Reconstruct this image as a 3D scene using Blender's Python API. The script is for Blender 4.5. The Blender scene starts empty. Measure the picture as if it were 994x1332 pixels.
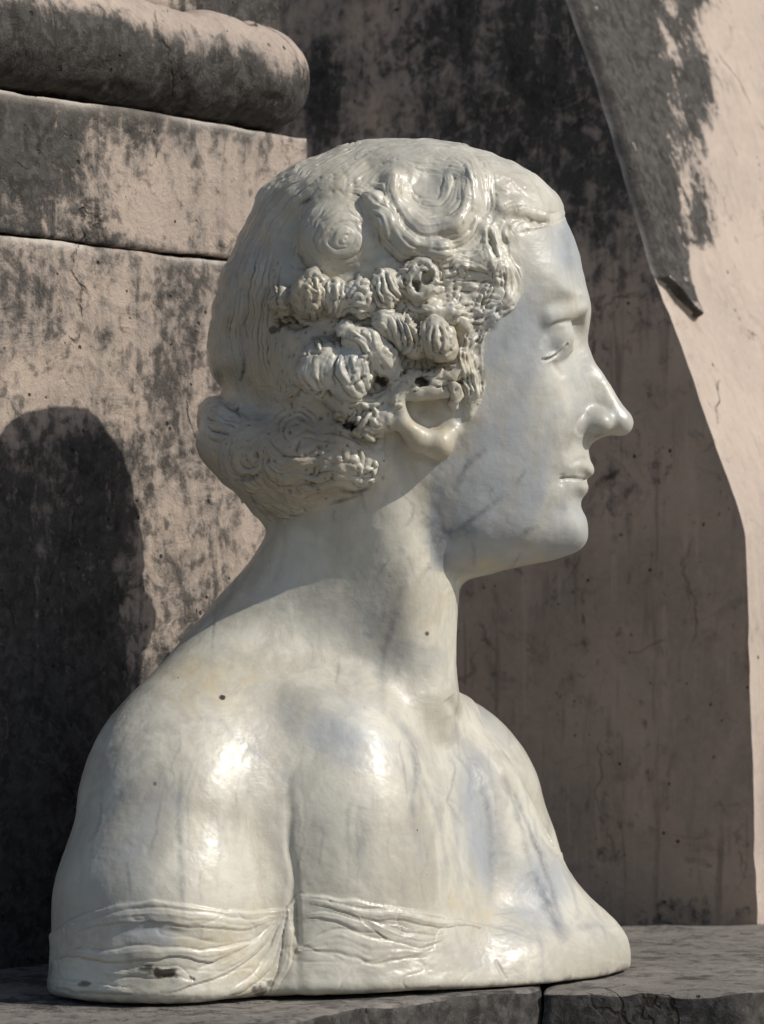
import bpy, math, random, time
import numpy as np
from mathutils import Vector, noise as mnoise
T0 = time.time()
rng = np.random.default_rng(7)
SC = bpy.context.scene

# ------------------------------------------------------------------ camera, sky, sun, exposure
FPX = 4484.0                     # focal length in photograph pixels (994 wide)
CAM_D = 2.0
EYE = 0.21
HOR = 800.0
S = CAM_D / FPX                  # metres per photograph pixel at the bust's middle plane
cam = bpy.data.cameras.new('camera')
cam_o = bpy.data.objects.new('camera', cam)
SC.collection.objects.link(cam_o)
cam_o.location = (0, -CAM_D, EYE)
cam_o.rotation_euler = (math.radians(90), 0, 0)
cam.sensor_fit = 'VERTICAL'
cam.sensor_height = 24.0
cam.lens = 24.0 * FPX / 1332.0
cam.shift_y = (HOR - 666.0) / 1332.0
cam.clip_start = 0.05
cam.clip_end = 500
cam.dof.use_dof = True
cam.dof.focus_distance = CAM_D - 0.05
cam.dof.aperture_fstop = 11
SC.camera = cam_o

SUN_AZ, SUN_EL = 72.0, 40.0      # azimuth to the right of the camera's back
az, el = math.radians(SUN_AZ), math.radians(SUN_EL)
Ldir = Vector((math.sin(az) * math.cos(el), -math.cos(az) * math.cos(el), math.sin(el)))
w_ = bpy.data.worlds.new('World')
SC.world = w_
w_.use_nodes = True
nt = w_.node_tree
bg = nt.nodes['Background']
sky = nt.nodes.new('ShaderNodeTexSky')
sky.sky_type = 'NISHITA'
sky.sun_disc = False
sky.sun_elevation = el
sky.sun_rotation = math.atan2(Ldir.x, Ldir.y)
sky.dust_density = 1.2
nt.links.new(sky.outputs[0], bg.inputs[0])
bg.inputs[1].default_value = 0.092
sun = bpy.data.lights.new('sun', 'SUN')
sun.energy = 3.6
sun.angle = math.radians(0.5)
sun.color = (1.0, 0.955, 0.87)
sun_o = bpy.data.objects.new('sun', sun)
SC.collection.objects.link(sun_o)
sun_o.rotation_euler = Ldir.to_track_quat('Z', 'Y').to_euler()
SC.view_settings.view_transform = 'Standard'
SC.view_settings.look = 'None'
SC.view_settings.exposure = 0.0
SC.view_settings.gamma = 1.0

WALL_D = 2.25
FACE_A = 56.0
# ------------------------------------------------------------------ numpy helpers
def smin(a, b, k):
    h = np.clip(k - np.abs(a - b), 0, None) / k
    return np.minimum(a, b) - h * h * k * 0.25
def smax(a, b, k):
    return -smin(-a, -b, k)
def sstep(a, b, x):
    t = np.clip((x - a) / (b - a), 0, 1)
    return t * t * (3 - 2 * t)
def crom(pts, n=8):
    """Catmull-Rom through pts, n samples per span."""
    P = np.array(pts, float)
    P = np.vstack([2 * P[0] - P[1], P, 2 * P[-1] - P[-2]])
    out = []
    for i in range(1, len(P) - 2):
        t = np.linspace(0, 1, n, endpoint=False)[:, None]
        a, b, c, d = P[i - 1], P[i], P[i + 1], P[i + 2]
        out.append(0.5 * (2 * b + (c - a) * t + (2 * a - 5 * b + 4 * c - d) * t ** 2 + (3 * b - a - 3 * c + d) * t ** 3))
    out.append(P[-2][None])
    return np.vstack(out)
def resample(P, n):
    P = np.asarray(P, float)
    L = np.r_[0, np.cumsum(np.linalg.norm(np.diff(P, axis=0), axis=1))]
    t = np.linspace(0, L[-1], n)
    return np.stack([np.interp(t, L, P[:, k]) for k in range(P.shape[1])], 1)
_h = np.random.default_rng(3).random((64, 64, 64)).astype(np.float32) * 2 - 1
def vnoise(X, sc=1.0, seed=0):
    X = np.asarray(X, np.float32) / sc + seed * 17.31
    i = np.floor(X).astype(np.int64)
    f = X - i
    f = f * f * (3 - 2 * f)
    i &= 63
    j = (i + 1) & 63
    if X.shape[1] == 2:
        a = _h[i[:, 0], i[:, 1], seed % 64]; b = _h[j[:, 0], i[:, 1], seed % 64]
        c = _h[i[:, 0], j[:, 1], seed % 64]; d = _h[j[:, 0], j[:, 1], seed % 64]
        return (a * (1 - f[:, 0]) + b * f[:, 0]) * (1 - f[:, 1]) + (c * (1 - f[:, 0]) + d * f[:, 0]) * f[:, 1]
    r = 0
    for dx in (0, 1):
        for dy in (0, 1):
            for dz in (0, 1):
                I = (j if dx else i)[:, 0], (j if dy else i)[:, 1], (j if dz else i)[:, 2]
                wx = f[:, 0] if dx else 1 - f[:, 0]
                wy = f[:, 1] if dy else 1 - f[:, 1]
                wz = f[:, 2] if dz else 1 - f[:, 2]
                r = r + _h[I] * wx * wy * wz
    return r
def fbm(X, sc, oct=4, seed=0):
    r, a, n = 0, 1.0, 0
    for o in range(oct):
        r = r + a * vnoise(X, sc / 2 ** o, seed + o * 3)
        n += a
        a *= 0.5
    return r / n

# ------------------------------------------------------------------ the head as a carved profile
# Everything on the bust is measured in "pixels of the middle plane": (u right, v down, w towards the viewer)
CUSH = 20.0
def g_of_G(G):
    G = np.asarray(G, float)
    return np.where(G >= 0, G / np.sqrt(np.abs(G) + CUSH ** 2), G / CUSH)
def G_of_g(g):
    p = np.clip(g, 0, None)
    return np.where(g >= 0, (p * p + p * np.sqrt(p * p + 4 * CUSH ** 2)) / 2, CUSH * g)

# contour of head in profile: (u, v, R, inset) R = radius of the cross-section at the contour
contour = [
 (510,180,150),(480,182,150),(440,192,150),(400,207,140),(365,226,130),(341,249,120),(322,285,110),(306,320,110),
 (291,357,110),(279,397,110),(273,430,110),(272,460,100),(277,490,90),(286,514,80),(270,519,50),(259,537,50),(263,558,55),
 (273,577,60),(277,597,60),(281,617,60),(296,632,60),(312,648,60),(328,668,50),(345,682,60),
 (400,720,60),(470,740,60),(540,757,50),(600,757,45),(640,747,42),(666,740,40),(711,731,34),(741,722,28),(756,714,26),(764,702,28),
 (765,688,30),(762,672,30),(756.5,658,32),(758,649,30),(764,641,34),(766,632,34),(762.5,624,30),(771,619,32),(773,611,32),
 (768,597,30),(766,586,28),(770,578,16),(778,572,12),(790,567,14),(803,564,16),(814,564,14),(820,558,14),(821.5,549,15),(817,538,15),(807,522,14),(795,502,13),
 (784,485,13),(774,470,13),(768,456,14),(765,443,16),(766.5,427,26),(769,410,58),(769,397,70),(765,380,85),(761,361,95),(755,333,100),
 (748,312,100),(741,296,100),(735,282,90),(733,268,90),(723,251,90),(697,227,100),(666,210,120),(635,198,130),(600,187,140),(560,181,150)]
inner = [
 # forehead / temple
 (715,300,72),(680,280,98),(640,260,108),(735,340,68),(712,340,98),(680,340,118),(640,340,132),(580,300,142),(560,240,112),(480,230,108),
 (580,380,148),(480,320,150),(480,400,156),(400,300,118),(400,400,140),(340,330,84),(340,420,110),(300,440,66),(400,480,140),
 (752,385,64),(738,385,84),(715,380,104),(680,385,121),(640,400,133),
 # brow
 (745,403,58),(728,404,80),(705,408,104),(670,420,122),(630,440,134),
 # eye hollow
 (757,425,19),(749,430,24),(740,438,34),(728,446,56),(712,452,82),(700,450,96),(685,452,109),(660,460,122),(620,480,134),
 (755,450,15),(745,456,26),(733,466,46),(722,470,64),(708,472,84),(690,480,102),
 # nose and cheek
 (772,485,13),(760,485,20),(748,485,32),(736,488,50),(722,490,70),(700,495,93),(675,500,109),(640,510,123),(600,520,131),
 (783,505,13),(772,508,17),(760,508,24),(748,510,38),(735,515,56),(718,520,74),(690,530,94),(660,540,108),(620,550,122),
 (800,530,15),(788,532,17),(775,534,20),(762,535,26),(750,537,42),(738,542,56),(720,550,71),
 (808,550,18),(793,550,20),(778,552,22),(764,554,28),(752,560,40),(738,568,54),(715,580,70),(685,585,87),(650,590,101),(610,590,115),(570,580,124),
 # mouth
 (760,592,27),(748,594,38),(735,598,50),(715,605,65),(690,615,78),(655,620,94),(615,625,107),
 (763,608,26),(752,608,38),(740,612,47),(755,624,30),(744,624,38),(734,623,47),(724,626,55),(755,636,30),(744,640,38),(730,642,50),(710,645,62),(685,655,72),
 (645,655,87),(610,660,97),
 # chin and jaw
 (745,660,32),(728,665,46),(708,672,57),(750,690,32),(735,695,40),(715,698,48),(690,702,55),(660,700,66),(630,695,79),(600,680,91),(740,708,28),(720,714,34),
 (690,720,37),(660,722,42),(630,722,54),(600,715,70),(570,700,85),(570,640,112),(540,600,126),(520,680,95),(470,680,85),(430,600,110),(380,600,86),(330,590,62),(330,530,70),
 (340,640,45),(480,560,138),(500,500,148),(560,480,140),(540,440,150)]
def build_G():
    C = np.array([(c[0], c[1]) for c in contour], float)
    R = np.array([c[2] for c in contour], float)
    n = len(C)
    Tn = np.roll(C, -1, 0) - np.roll(C, 1, 0)
    Tn /= np.linalg.norm(Tn, axis=1)[:, None]
    N = np.stack([Tn[:, 1], -Tn[:, 0]], 1)
    area = 0.5 * np.sum(C[:, 0] * np.roll(C[:, 1], -1) - np.roll(C[:, 0], -1) * C[:, 1])
    if area < 0: N = -N                       # N points outwards
    pts, val = [], []
    for i in range(n):
        pts.append(C[i]); val.append(0.0)
        dl = 6 if R[i] < 60 else 16
        if R[i] < 20: dl = 4
        pts.append(C[i] - N[i] * dl); val.append(2 * R[i] * dl - dl * dl)
        pts.append(C[i] + N[i] * dl); val.append(-2 * min(R[i], 60) * dl)
    for i in range(0, n, 2):
        pts.append(C[i] + N[i] * 70); val.append(-2 * 40 * 70)
    for u, v, h in inner:
        pts.append(np.array([u, v], float)); val.append(h * h)
    P = np.array(pts); g = g_of_G(np.array(val))
    D = np.linalg.norm(P[:, None] - P[None], axis=2)
    K = np.where(D > 0, D * D * np.log(np.maximum(D, 1e-6)), 0)
    lam = 30.0
    m = len(P)
    A = np.zeros((m + 3, m + 3))
    A[:m, :m] = K + lam * np.eye(m)
    A[:m, m] = 1; A[:m, m + 1:m + 3] = P
    A[m, :m] = 1; A[m + 1:m + 3, :m] = P.T
    x = np.linalg.solve(A, np.r_[g, 0, 0, 0])
    gu = np.arange(190, 900, 2.0); gv = np.arange(110, 860, 2.0)
    U, V = np.meshgrid(gu, gv, indexing='ij')
    Q = np.stack([U.ravel(), V.ravel()], 1)
    out = np.empty(len(Q))
    for a in range(0, len(Q), 20000):
        q = Q[a:a + 20000]
        d2 = ((q[:, None] - P[None]) ** 2).sum(2)
        out[a:a + 20000] = (0.5 * d2 * np.log(np.maximum(d2, 1e-9))) @ x[:m] + x[m] + q @ x[m + 1:]
    return G_of_g(out).reshape(U.shape)
Ggrid = build_G()
Gu, Gv = np.gradient(Ggrid, 2.0)
Gpack = np.stack([Ggrid, Gu, Gv], -1).astype(np.float32)
def sampG(u, v):
    x = np.clip((u - 190) / 2, 0, Ggrid.shape[0] - 1.001); y = np.clip((v - 110) / 2, 0, Ggrid.shape[1] - 1.001)
    i = x.astype(int); j = y.astype(int); fx = (x - i)[..., None]; fy = (y - j)[..., None]
    return (Gpack[i, j] * (1 - fx) + Gpack[i + 1, j] * fx) * (1 - fy) + (Gpack[i, j + 1] * (1 - fx) + Gpack[i + 1, j + 1] * fx) * fy
def headH(u, v):
    return float(np.sqrt(max(sampG(np.array([u], float), np.array([v], float))[0, 0], 0)))
def sd_head(P):
    g = sampG(P[:, 0], P[:, 1])
    f = P[:, 2] ** 2 - g[:, 0]
    return f / np.sqrt(4 * P[:, 2] ** 2 + g[:, 1] ** 2 + g[:, 2] ** 2 + 60.0)

def q_at(U, V, w):                      # point at depth w seen at photograph position (U, V)
    k = (CAM_D - w * S) / CAM_D
    return np.array([497 + (U - 497) * k, 800 + (V - 800) * k, w], float)
def on_head(U, V, off=0.0):             # point on the near surface of the head
    w = 120.0
    for _ in range(6):
        q = q_at(U, V, w)
        w = 0.5 * w + 0.5 * (headH(q[0], q[1]))
    return q_at(U, V, w + off)

OU, OW = 434.0, -48.0
FX, FW = 0.78, 0.626
def T(a, s, v):                         # torso frame: a forward, s towards the near shoulder
    return np.array([OU + FX * a - FW * s, v, OW + FW * a + FX * s], float)

def p_cone(a, b, r1, r2):
    a = np.asarray(a, float); b = np.asarray(b, float)
    ba = b - a; L = np.dot(ba, ba)
    lo = np.minimum(a, b) - max(r1, r2); hi = np.maximum(a, b) + max(r1, r2)
    def f(P):
        d = P - a
        t = np.clip(d @ ba / L, 0, 1)
        return np.linalg.norm(d - t[:, None] * ba, axis=1) - (r1 + (r2 - r1) * t)
    return f, lo, hi
def p_ell(c, r, rot=None):
    c = np.asarray(c, float); r = np.asarray(r, float)
    M = np.eye(3)
    if rot is not None:                 # rotation in the u-v plane (degrees), then about v
        t = math.radians(rot[0]); p = math.radians(rot[1])
        A = np.array([[math.cos(t), math.sin(t), 0], [-math.sin(t), math.cos(t), 0], [0, 0, 1]])
        B = np.array([[math.cos(p), 0, math.sin(p)], [0, 1, 0], [-math.sin(p), 0, math.cos(p)]])
        M = A @ B
    R = r.max()
    def f(P):
        d = (P - c) @ M.T
        k0 = np.linalg.norm(d / r, axis=1); k1 = np.linalg.norm(d / (r * r), axis=1)
        return k0 * (k0 - 1) / np.maximum(k1, 1e-6)
    return f, c - R, c + R

tv = np.arange(780, 1320, 2.0)
def table(vs, xs):
    y = np.interp(tv, vs, xs)
    k = np.exp(-0.5 * (np.arange(-30, 31) / 11.0) ** 2); k /= k.sum()
    return np.convolve(np.pad(y, 30, mode='edge'), k, 'valid')
VS =      [ 800, 850, 900, 950,1000,1060,1120,1180,1230,1275]
TBL_S = table(VS, [ 60,  90, 180, 240, 270, 280, 285, 295, 315, 330])
TBL_F = table(VS, [ 50,  80, 125, 160, 185, 205, 220, 242, 268, 292])
TBL_FS = table(VS, [ 60,  80, 125, 165, 190, 212, 238, 270, 305, 325])
TBL_B = table(VS, [ 90, 115, 140, 150, 155, 160, 160, 160, 160, 160])
def trunk(P):
    du = P[:, 0] - OU; dw = P[:, 2] - OW
    a = du * FX + dw * FW; s = -du * FW + dw * FX
    ws = np.where(s > 0, np.interp(P[:, 1], tv, TBL_S), np.interp(P[:, 1], tv, TBL_FS)); wa = np.where(a > 0, np.interp(P[:, 1], tv, TBL_F), np.interp(P[:, 1], tv, TBL_B))
    p = 2.3
    k = ((np.abs(s) / ws) ** p + (np.abs(a) / wa) ** p + 1e-9) ** (1 / p)
    rr = np.sqrt(s * s + a * a) + 1e-6
    d = (k - 1) * rr / np.maximum(k, 1e-3)
    d = np.where(k < 0.3, -60.0, d)
    return np.maximum(d * 0.85, (835 - P[:, 1]))

BODY, HEADMODS, HAIR = [], [], []       # (op, prim, k)
def add(lst, prim, k=8.0, op='u'): lst.append((op, prim, k))
# ---- neck, shoulders, arms
add(BODY, (trunk, np.array([-1e3] * 3), np.array([2e3] * 3)), 40)
add(BODY, p_cone((474, 660, 0), T(30, 0, 900), 112, 116), 45)
add(BODY, p_cone((432, 690, 0), T(-50, 60, 880), 56, 84), 50)
add(BODY, p_cone(T(-16, 70, 822), T(-14, 235, 965), 66, 91), 95)
for sg in (1, -1):
    n_ = sg > 0
    sh = 308 if n_ else 292
    add(BODY, p_cone(T(-78 if n_ else -60, sg * 70, 868), T(-40 if n_ else -20, sg * (sh - 34), 992), 76, 90 if n_ else 80), 75)
    add(BODY, p_cone(T(-8, sg * sh, 1060), T(0, sg * (sh + 32), 1160), 118 if n_ else 108, 125 if n_ else 106), 60)
    add(BODY, p_cone(T(0, sg * (sh + 32), 1160), T(0, sg * (sh + 34), 1290), 124 if n_ else 106, 138 if n_ else 116), 32)
    add(BODY, p_cone(T(128, sg * 30, 930), T(100, sg * 150, 930), 12, 14), 70)     # collar bones
    if n_: add(BODY, p_ell(T(120, sg * 115, 1080), (84, 150, 105)), 120)
add(BODY, p_cone(T(120, -130, 1050), T(222, -262, 1252), 56, 32), 80)
add(BODY, p_cone(T(130, -80, 1050), T(240, -170, 1250), 66, 38), 90)
add(BODY, p_cone(T(224, -262, 1252), T(252, -60, 1254), 32, 30), 90)
# ---- sterno-mastoid muscles
add(BODY, p_cone((505, 640, 84), (544, 900, 56), 28, 22), 60)
add(BODY, p_cone((505, 640, -88), (545, 895, 0), 26, 13), 40)
add(BODY, p_cone((554, 730, 0), (541, 910, 30), 34, 34), 60)

# ---- face details (mirrored to the far side)
def addm(lst, mk, k=6.0, op='u'):
    for sg in (1, -1):
        add(lst, mk(sg), k, op)
addm(HEADMODS, lambda g: p_ell((715, 442, g * 52), (29, 31, 31), (0, 0)), 9)
addm(HEADMODS, lambda g: p_cone((706, 420, g * 90), (752, 404, g * 44), 13, 11), 12)    # brow bone
addm(HEADMODS, lambda g: p_ell((752, 432, g * 33), (9, 16, 12), (0, 0)), 10, 's')            # closed eye
addm(HEADMODS, lambda g: p_cone((708, 472, g * 76), (738, 458, g * 46), 6, 5), 8)       # lower lid
addm(HEADMODS, lambda g: p_ell((773, 551, g * 21), (21, 14, 13), (8, g * 16)), 13)       # nostril wing
add(HEADMODS, p_ell((804, 549, 0), (18, 16, 15)), 8)
addm(HEADMODS, lambda g: p_ell((780, 566, g * 11), (10, 6, 6), (0, 0)), 3, 's')         # nostril

# ---- the ear (near and far)
def ear_pt(U, V, off):
    return on_head(U, V, off)
def mir(p, g):
    return np.array([p[0], p[1], p[2] * g])
earP = {k: ear_pt(*v) for k, v in dict(lobe=(570, 578, 10), low=(545, 572, 12), mid=(522, 548, 16), up=(516, 520, 18), top=(530, 498, 18),
        fr=(560, 500, 14), trag=(586, 545, 2), hol=(556, 530, 6), an1=(548, 514, 4), an2=(566, 546, 8), an3=(588, 520, 2), edge=(590, 560, 2)).items()}
def E(a, b, r1, r2, k=5, op='u'):
    addm(HEADMODS, lambda g: p_cone(mir(earP[a], g), mir(earP[b], g), r1, r2), k, op)
E('mid', 'low', 11, 14); E('low', 'lobe', 15, 19, 10); E('mid', 'up', 11, 9); E('up', 'top', 9, 8); E('top', 'fr', 8, 9)
E('lobe', 'edge', 16, 8, 10)
E('hol', 'an2', 15, 9, 9, 's')

# ---- curls: masses first
def blob(U, V, off, ru, rv, rw, rot=0, k=7, op='u', both=True):
    c = on_head(U, V, off)
    for g in ((1, -1) if both else (1,)):
        add(HAIR, p_ell(mir(c, g), (ru, rv, rw), (rot, 0)), k, op)
def roll(pts, r, off, k=7, op='u'):
    Q = [on_head(U, V, off) for U, V in pts]
    rr = r if isinstance(r, (list, tuple)) else [r] * len(pts)
    for g in (1, -1):
        for i in range(len(Q) - 1):
            add(HAIR, p_cone(mir(Q[i], g), mir(Q[i + 1], g), rr[i], rr[i + 1]), k, op)
roll([(300, 575), (350, 595), (400, 600), (450, 598), (478, 606)], [44, 50, 50, 44, 34], -8, 16)      # nape roll
roll([(310, 610), (350, 632), (400, 632)], [26, 30, 26], -4, 14)
add(HAIR, p_ell((283, 548, 0), (26, 28, 50)), 10)
blob(440, 312, -15, 52, 52, 38, 0, 14)                    # flat disc curl
roll([(486, 262), (504, 292), (530, 318), (572, 328)], 15, 1, 8)     # big S wave
roll([(510, 235), (515, 268), (545, 300), (590, 296), (610, 262), (612, 232)], [12, 14, 15, 14, 12, 10], -4, 11)
roll([(648, 272), (672, 270), (705, 282)], [11, 11, 8], -6, 9)
roll([(600, 345), (628, 338), (650, 355), (656, 385), (636, 412), (612, 420)], [13, 14, 12, 11, 11, 10], -5, 9)
roll([(632, 300), (640, 325), (655, 350)], [10, 12, 10], -4, 7)
blob(366, 391, 7, 16, 20, 19, 0, 4)
blob(408, 383, 12, 25, 30, 27, 8, 6)
blob(438, 388, 11, 17, 26, 22, 0, 5)
blob(469, 388, 11, 20, 27, 21, -10, 5)
blob(502, 376, 10, 22, 26, 18, 20, 5)
blob(545, 364, 8, 26, 26, 18, 0, 6)
roll([(450, 432), (478, 446), (500, 470), (512, 492)], [15, 18, 17, 13], 10, 5)
roll([(500, 418), (522, 430), (540, 452)], [17, 19, 15], 10, 5)
blob(568, 440, 22, 22, 29, 24, -28, 4)
blob(420, 478, 10, 33, 33, 28, 0, 8)
blob(457, 486, 14, 28, 36, 22, 20, 7)
roll([(420, 506), (450, 528), (482, 532), (510, 516)], [16, 15, 13, 12], 8, 6)
roll([(452, 556), (480, 550), (503, 545)], [13, 20, 18], 8, 5)
roll([(540, 492), (572, 492), (596, 478), (600, 462)], [12, 13, 12, 10], 10, 4)
roll([(524, 508), (540, 508), (560, 506), (582, 506)], [12, 13, 13, 12], 12, 6)
roll([(604, 430), (610, 470), (614, 510), (610, 538)], [12, 11, 9, 5], -1, 5)
roll([(590, 505), (592, 530)], [8, 5], 4, 4)
roll([(560, 405), (588, 408), (604, 420)], [12, 12, 10], 2, 6)
# undercuts and holes
blob(378, 422, 4, 24, 8, 16, 6, 4, 's')
blob(436, 437, 8, 32, 7, 14, 4, 5, 's')
blob(549, 498, 14, 9, 6, 16, 10, 3, 's')
blob(500, 498, 16, 8, 6, 14, 0, 3, 's')
blob(458, 553, 12, 10, 6, 14, 15, 4, 's')
blob(556, 360, 20, 7, 9, 12, 20, 3, 's')
blob(540, 372, 22, 5, 7, 8, 0, 3, 's')
blob(556, 474, 16, 30, 7, 16, 8, 4, 's')
blob(663, 296, 10, 4, 4, 9, 0, 3, 's')
blob(660, 313, 8, 4, 6, 9, 20, 3, 's')
blob(640, 318, 6, 3, 22, 7, -12, 4, 's')
blob(468, 640, 2, 26, 4, 12, -6, 4, 's')

def seq(P, d, lst):
    for op, (f, lo, hi), k in lst:
        m = k + 14
        if lo[0] < -900:
            idx = slice(None)
        else:
            idx = np.nonzero((P[:, 1] > lo[1] - m) & (P[:, 1] < hi[1] + m) & (P[:, 0] > lo[0] - m) & (P[:, 0] < hi[0] + m)
                             & (P[:, 2] > lo[2] - m) & (P[:, 2] < hi[2] + m))[0]
            if len(idx) == 0: continue
        e = f(P[idx])
        d[idx] = smin(d[idx], e, k) if op == 'u' else smax(d[idx], -e, k)
    return d
def field(P):
    P = np.asarray(P, np.float64)
    body = seq(P, np.full(len(P), 300.0), BODY)
    head = np.full(len(P), 300.0)
    i = np.nonzero(P[:, 1] < 810)[0]
    hd = sd_head(P[i])
    hd = seq(P[i], hd, HEADMODS)
    hd = seq(P[i], hd, HAIR)
    head[i] = hd
    # fillet under the jaw small, at nape smaller
    d = smin(body, head, 16.0)
    # flat bottom, slightly hollowed towards the viewer's middle
    bot = 1270.9 - 5.0 * np.exp(-((P[:, 0] - 560) / 150) ** 2) - 7.0 * sstep(120, 300, P[:, 2])
    d = smax(d, P[:, 1] - bot, 14.0 - 8.0 * sstep(500, 700, P[:, 0]))
    return d

# ------------------------------------------------------------------ surface nets
def surface_nets(lo, hi, h):
    n = [int((hi[k] - lo[k]) / h) + 1 for k in range(3)]
    ax = [lo[k] + h * np.arange(n[k]) for k in range(3)]
    D = np.empty(n, np.float32)
    for i in range(0, n[0], 16):
        A = np.stack(np.meshgrid(ax[0][i:i + 16], ax[1], ax[2], indexing='ij'), -1)
        D[i:i + 16] = field(A.reshape(-1, 3)).reshape(A.shape[:3])
    ins = D < 0
    c = np.zeros([k - 1 for k in n], np.int8)
    for dx in (0, 1):
        for dy in (0, 1):
            for dz in (0, 1):
                c += ins[dx:n[0] - 1 + dx, dy:n[1] - 1 + dy, dz:n[2] - 1 + dz]
    act = (c > 0) & (c < 8)
    idx = np.full(act.shape, -1, np.int64)
    cells = np.argwhere(act)
    idx[act] = np.arange(len(cells))
    acc = np.zeros((len(cells), 3)); cnt = np.zeros(len(cells))
    for axis in range(3):
        o = [k for k in range(3) if k != axis]
        for a in (0, 1):
            for b in (0, 1):
                off = np.zeros(3, int); off[o[0]] = a; off[o[1]] = b
                p0 = cells + off; p1 = p0.copy(); p1[:, axis] += 1
                d0 = D[tuple(p0.T)]; d1 = D[tuple(p1.T)]
                m = (d0 < 0) != (d1 < 0)
                t = d0[m] / (d0[m] - d1[m])
                q = p0[m].astype(float); q[:, axis] += t
                acc[m] += q; cnt[m] += 1
    V = acc / cnt[:, None] * h + np.array(lo)
    quads = []
    for axis in range(3):
        o = [(axis + 1) % 3, (axis + 2) % 3]
        s0 = [slice(None)] * 3; s1 = [slice(None)] * 3
        s0[axis] = slice(0, -1); s1[axis] = slice(1, None)
        cross = ins[tuple(s0)] != ins[tuple(s1)]
        E_ = np.argwhere(cross)
        ok = (E_[:, o[0]] > 0) & (E_[:, o[1]] > 0) & (E_[:, o[0]] < n[o[0]] - 1) & (E_[:, o[1]] < n[o[1]] - 1)
        E_ = E_[ok]
        q = []
        for a, b in ((1, 1), (0, 1), (0, 0), (1, 0)):
            p = E_.copy(); p[:, o[0]] -= a; p[:, o[1]] -= b
            q.append(idx[tuple(p.T)])
        q = np.stack(q, 1)
        flip = ~ins[tuple(E_.T)]
        q[flip] = q[flip][:, ::-1]
        quads.append(q)
    return V, np.vstack(quads)

def subdivide(V, F):
    E_ = np.vstack([F[:, [0, 1]], F[:, [1, 2]], F[:, [2, 3]], F[:, [3, 0]]])
    E_.sort(axis=1)
    key = E_[:, 0] * (len(V) + 1) + E_[:, 1]
    uk, inv = np.unique(key, return_inverse=True)
    e0 = uk // (len(V) + 1); e1 = uk % (len(V) + 1)
    nV, nE, nF = len(V), len(uk), len(F)
    W = np.vstack([V, (V[e0] + V[e1]) / 2, V[F].mean(1)])
    ei = inv.reshape(4, nF).T + nV
    fc = np.arange(nF) + nV + nE
    Q = np.vstack([np.stack([F[:, k], ei[:, k], fc, ei[:, (k - 1) % 4]], 1) for k in range(4)])
    return W, Q
def vnormals(V, F):
    n = np.cross(V[F[:, 2]] - V[F[:, 0]], V[F[:, 3]] - V[F[:, 1]])
    out = np.zeros_like(V)
    for k in range(4):
        for c in range(3):
            out[:, c] += np.bincount(F[:, k], n[:, c], len(V))
    out /= np.linalg.norm(out, axis=1)[:, None] + 1e-12
    return out
def relax(V, F, it=1, lam=0.5):
    for _ in range(it):
        acc = np.zeros_like(V); cnt = np.zeros(len(V))
        for k in range(4):
            a, b = F[:, k], F[:, (k + 1) % 4]
            for c in range(3):
                acc[:, c] += np.bincount(a, V[b, c], len(V)) + np.bincount(b, V[a, c], len(V))
            cnt += np.bincount(a, minlength=len(V)) + np.bincount(b, minlength=len(V))
        V = V + lam * (acc / cnt[:, None] - V)
    return V
def project(V, F, it=1):
    for _ in range(it):
        N = vnormals(V, F)
        d = field(V)
        g = (field(V + N * 1.5) - d) / 1.5
        g = np.clip(g, 0.4, 2.0)
        V = V - N * np.clip(d / g, -5, 5)[:, None]
    return V

V, F = surface_nets((20, 160, -450), (860, 1285, 480), 6.0)
# orient outward
N = vnormals(V, F)
if (field(V + N * 3).mean() < field(V).mean()):
    F = F[:, ::-1].copy()
print('nets', len(V), len(F), round(time.time() - T0, 1))
V = relax(V, F, 2); V = project(V, F, 2)
V, F = subdivide(V, F)
V = relax(V, F, 2, 0.4); V = project(V, F, 2)
V = relax(V, F, 1, 0.3); V = project(V, F, 1)
print('L1', len(V), round(time.time() - T0, 1))
V, F = subdivide(V, F)
V = relax(V, F, 2, 0.5)
print('L2', len(V), round(time.time() - T0, 1))

# ------------------------------------------------------------------ carving: locks, strands, folds
def proj(V, mirror=False):
    w = np.abs(V[:, 2]) if mirror else V[:, 2]
    k = CAM_D / (CAM_D - w * S)
    return 497 + (V[:, 0] - 497) * k, 800 + (V[:, 1] - 800) * k
def poly_in(U, Vv, poly):
    P = np.asarray(poly, float)
    ins = np.zeros(len(U), bool)
    for i in range(len(P)):
        x0, y0 = P[i - 1]; x1, y1 = P[i]
        if y0 == y1: continue
        c = (y0 > Vv) != (y1 > Vv)
        ins ^= c & (U < (x1 - x0) * (Vv - y0) / (y1 - y0) + x0)
    return ins
def pdist(U, Vv, P):
    """signed distance across, parameter along, for a polyline."""
    best = np.full(len(U), 1e9); sd = np.zeros(len(U)); tt = np.zeros(len(U))
    n = len(P) - 1
    for i in range(n):
        ax_, ay = P[i]; bx, by = P[i + 1]
        dx, dy = bx - ax_, by - ay
        L = dx * dx + dy * dy + 1e-9
        t = np.clip(((U - ax_) * dx + (Vv - ay) * dy) / L, 0, 1)
        ex = U - ax_ - t * dx; ey = Vv - ay - t * dy
        d = ex * ex + ey * ey
        m = d < best
        best[m] = d[m]
        sd[m] = (np.sqrt(d) * np.sign(dx * ey - dy * ex))[m]
        tt[m] = ((i + t) / n)[m]
    return sd, tt
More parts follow.
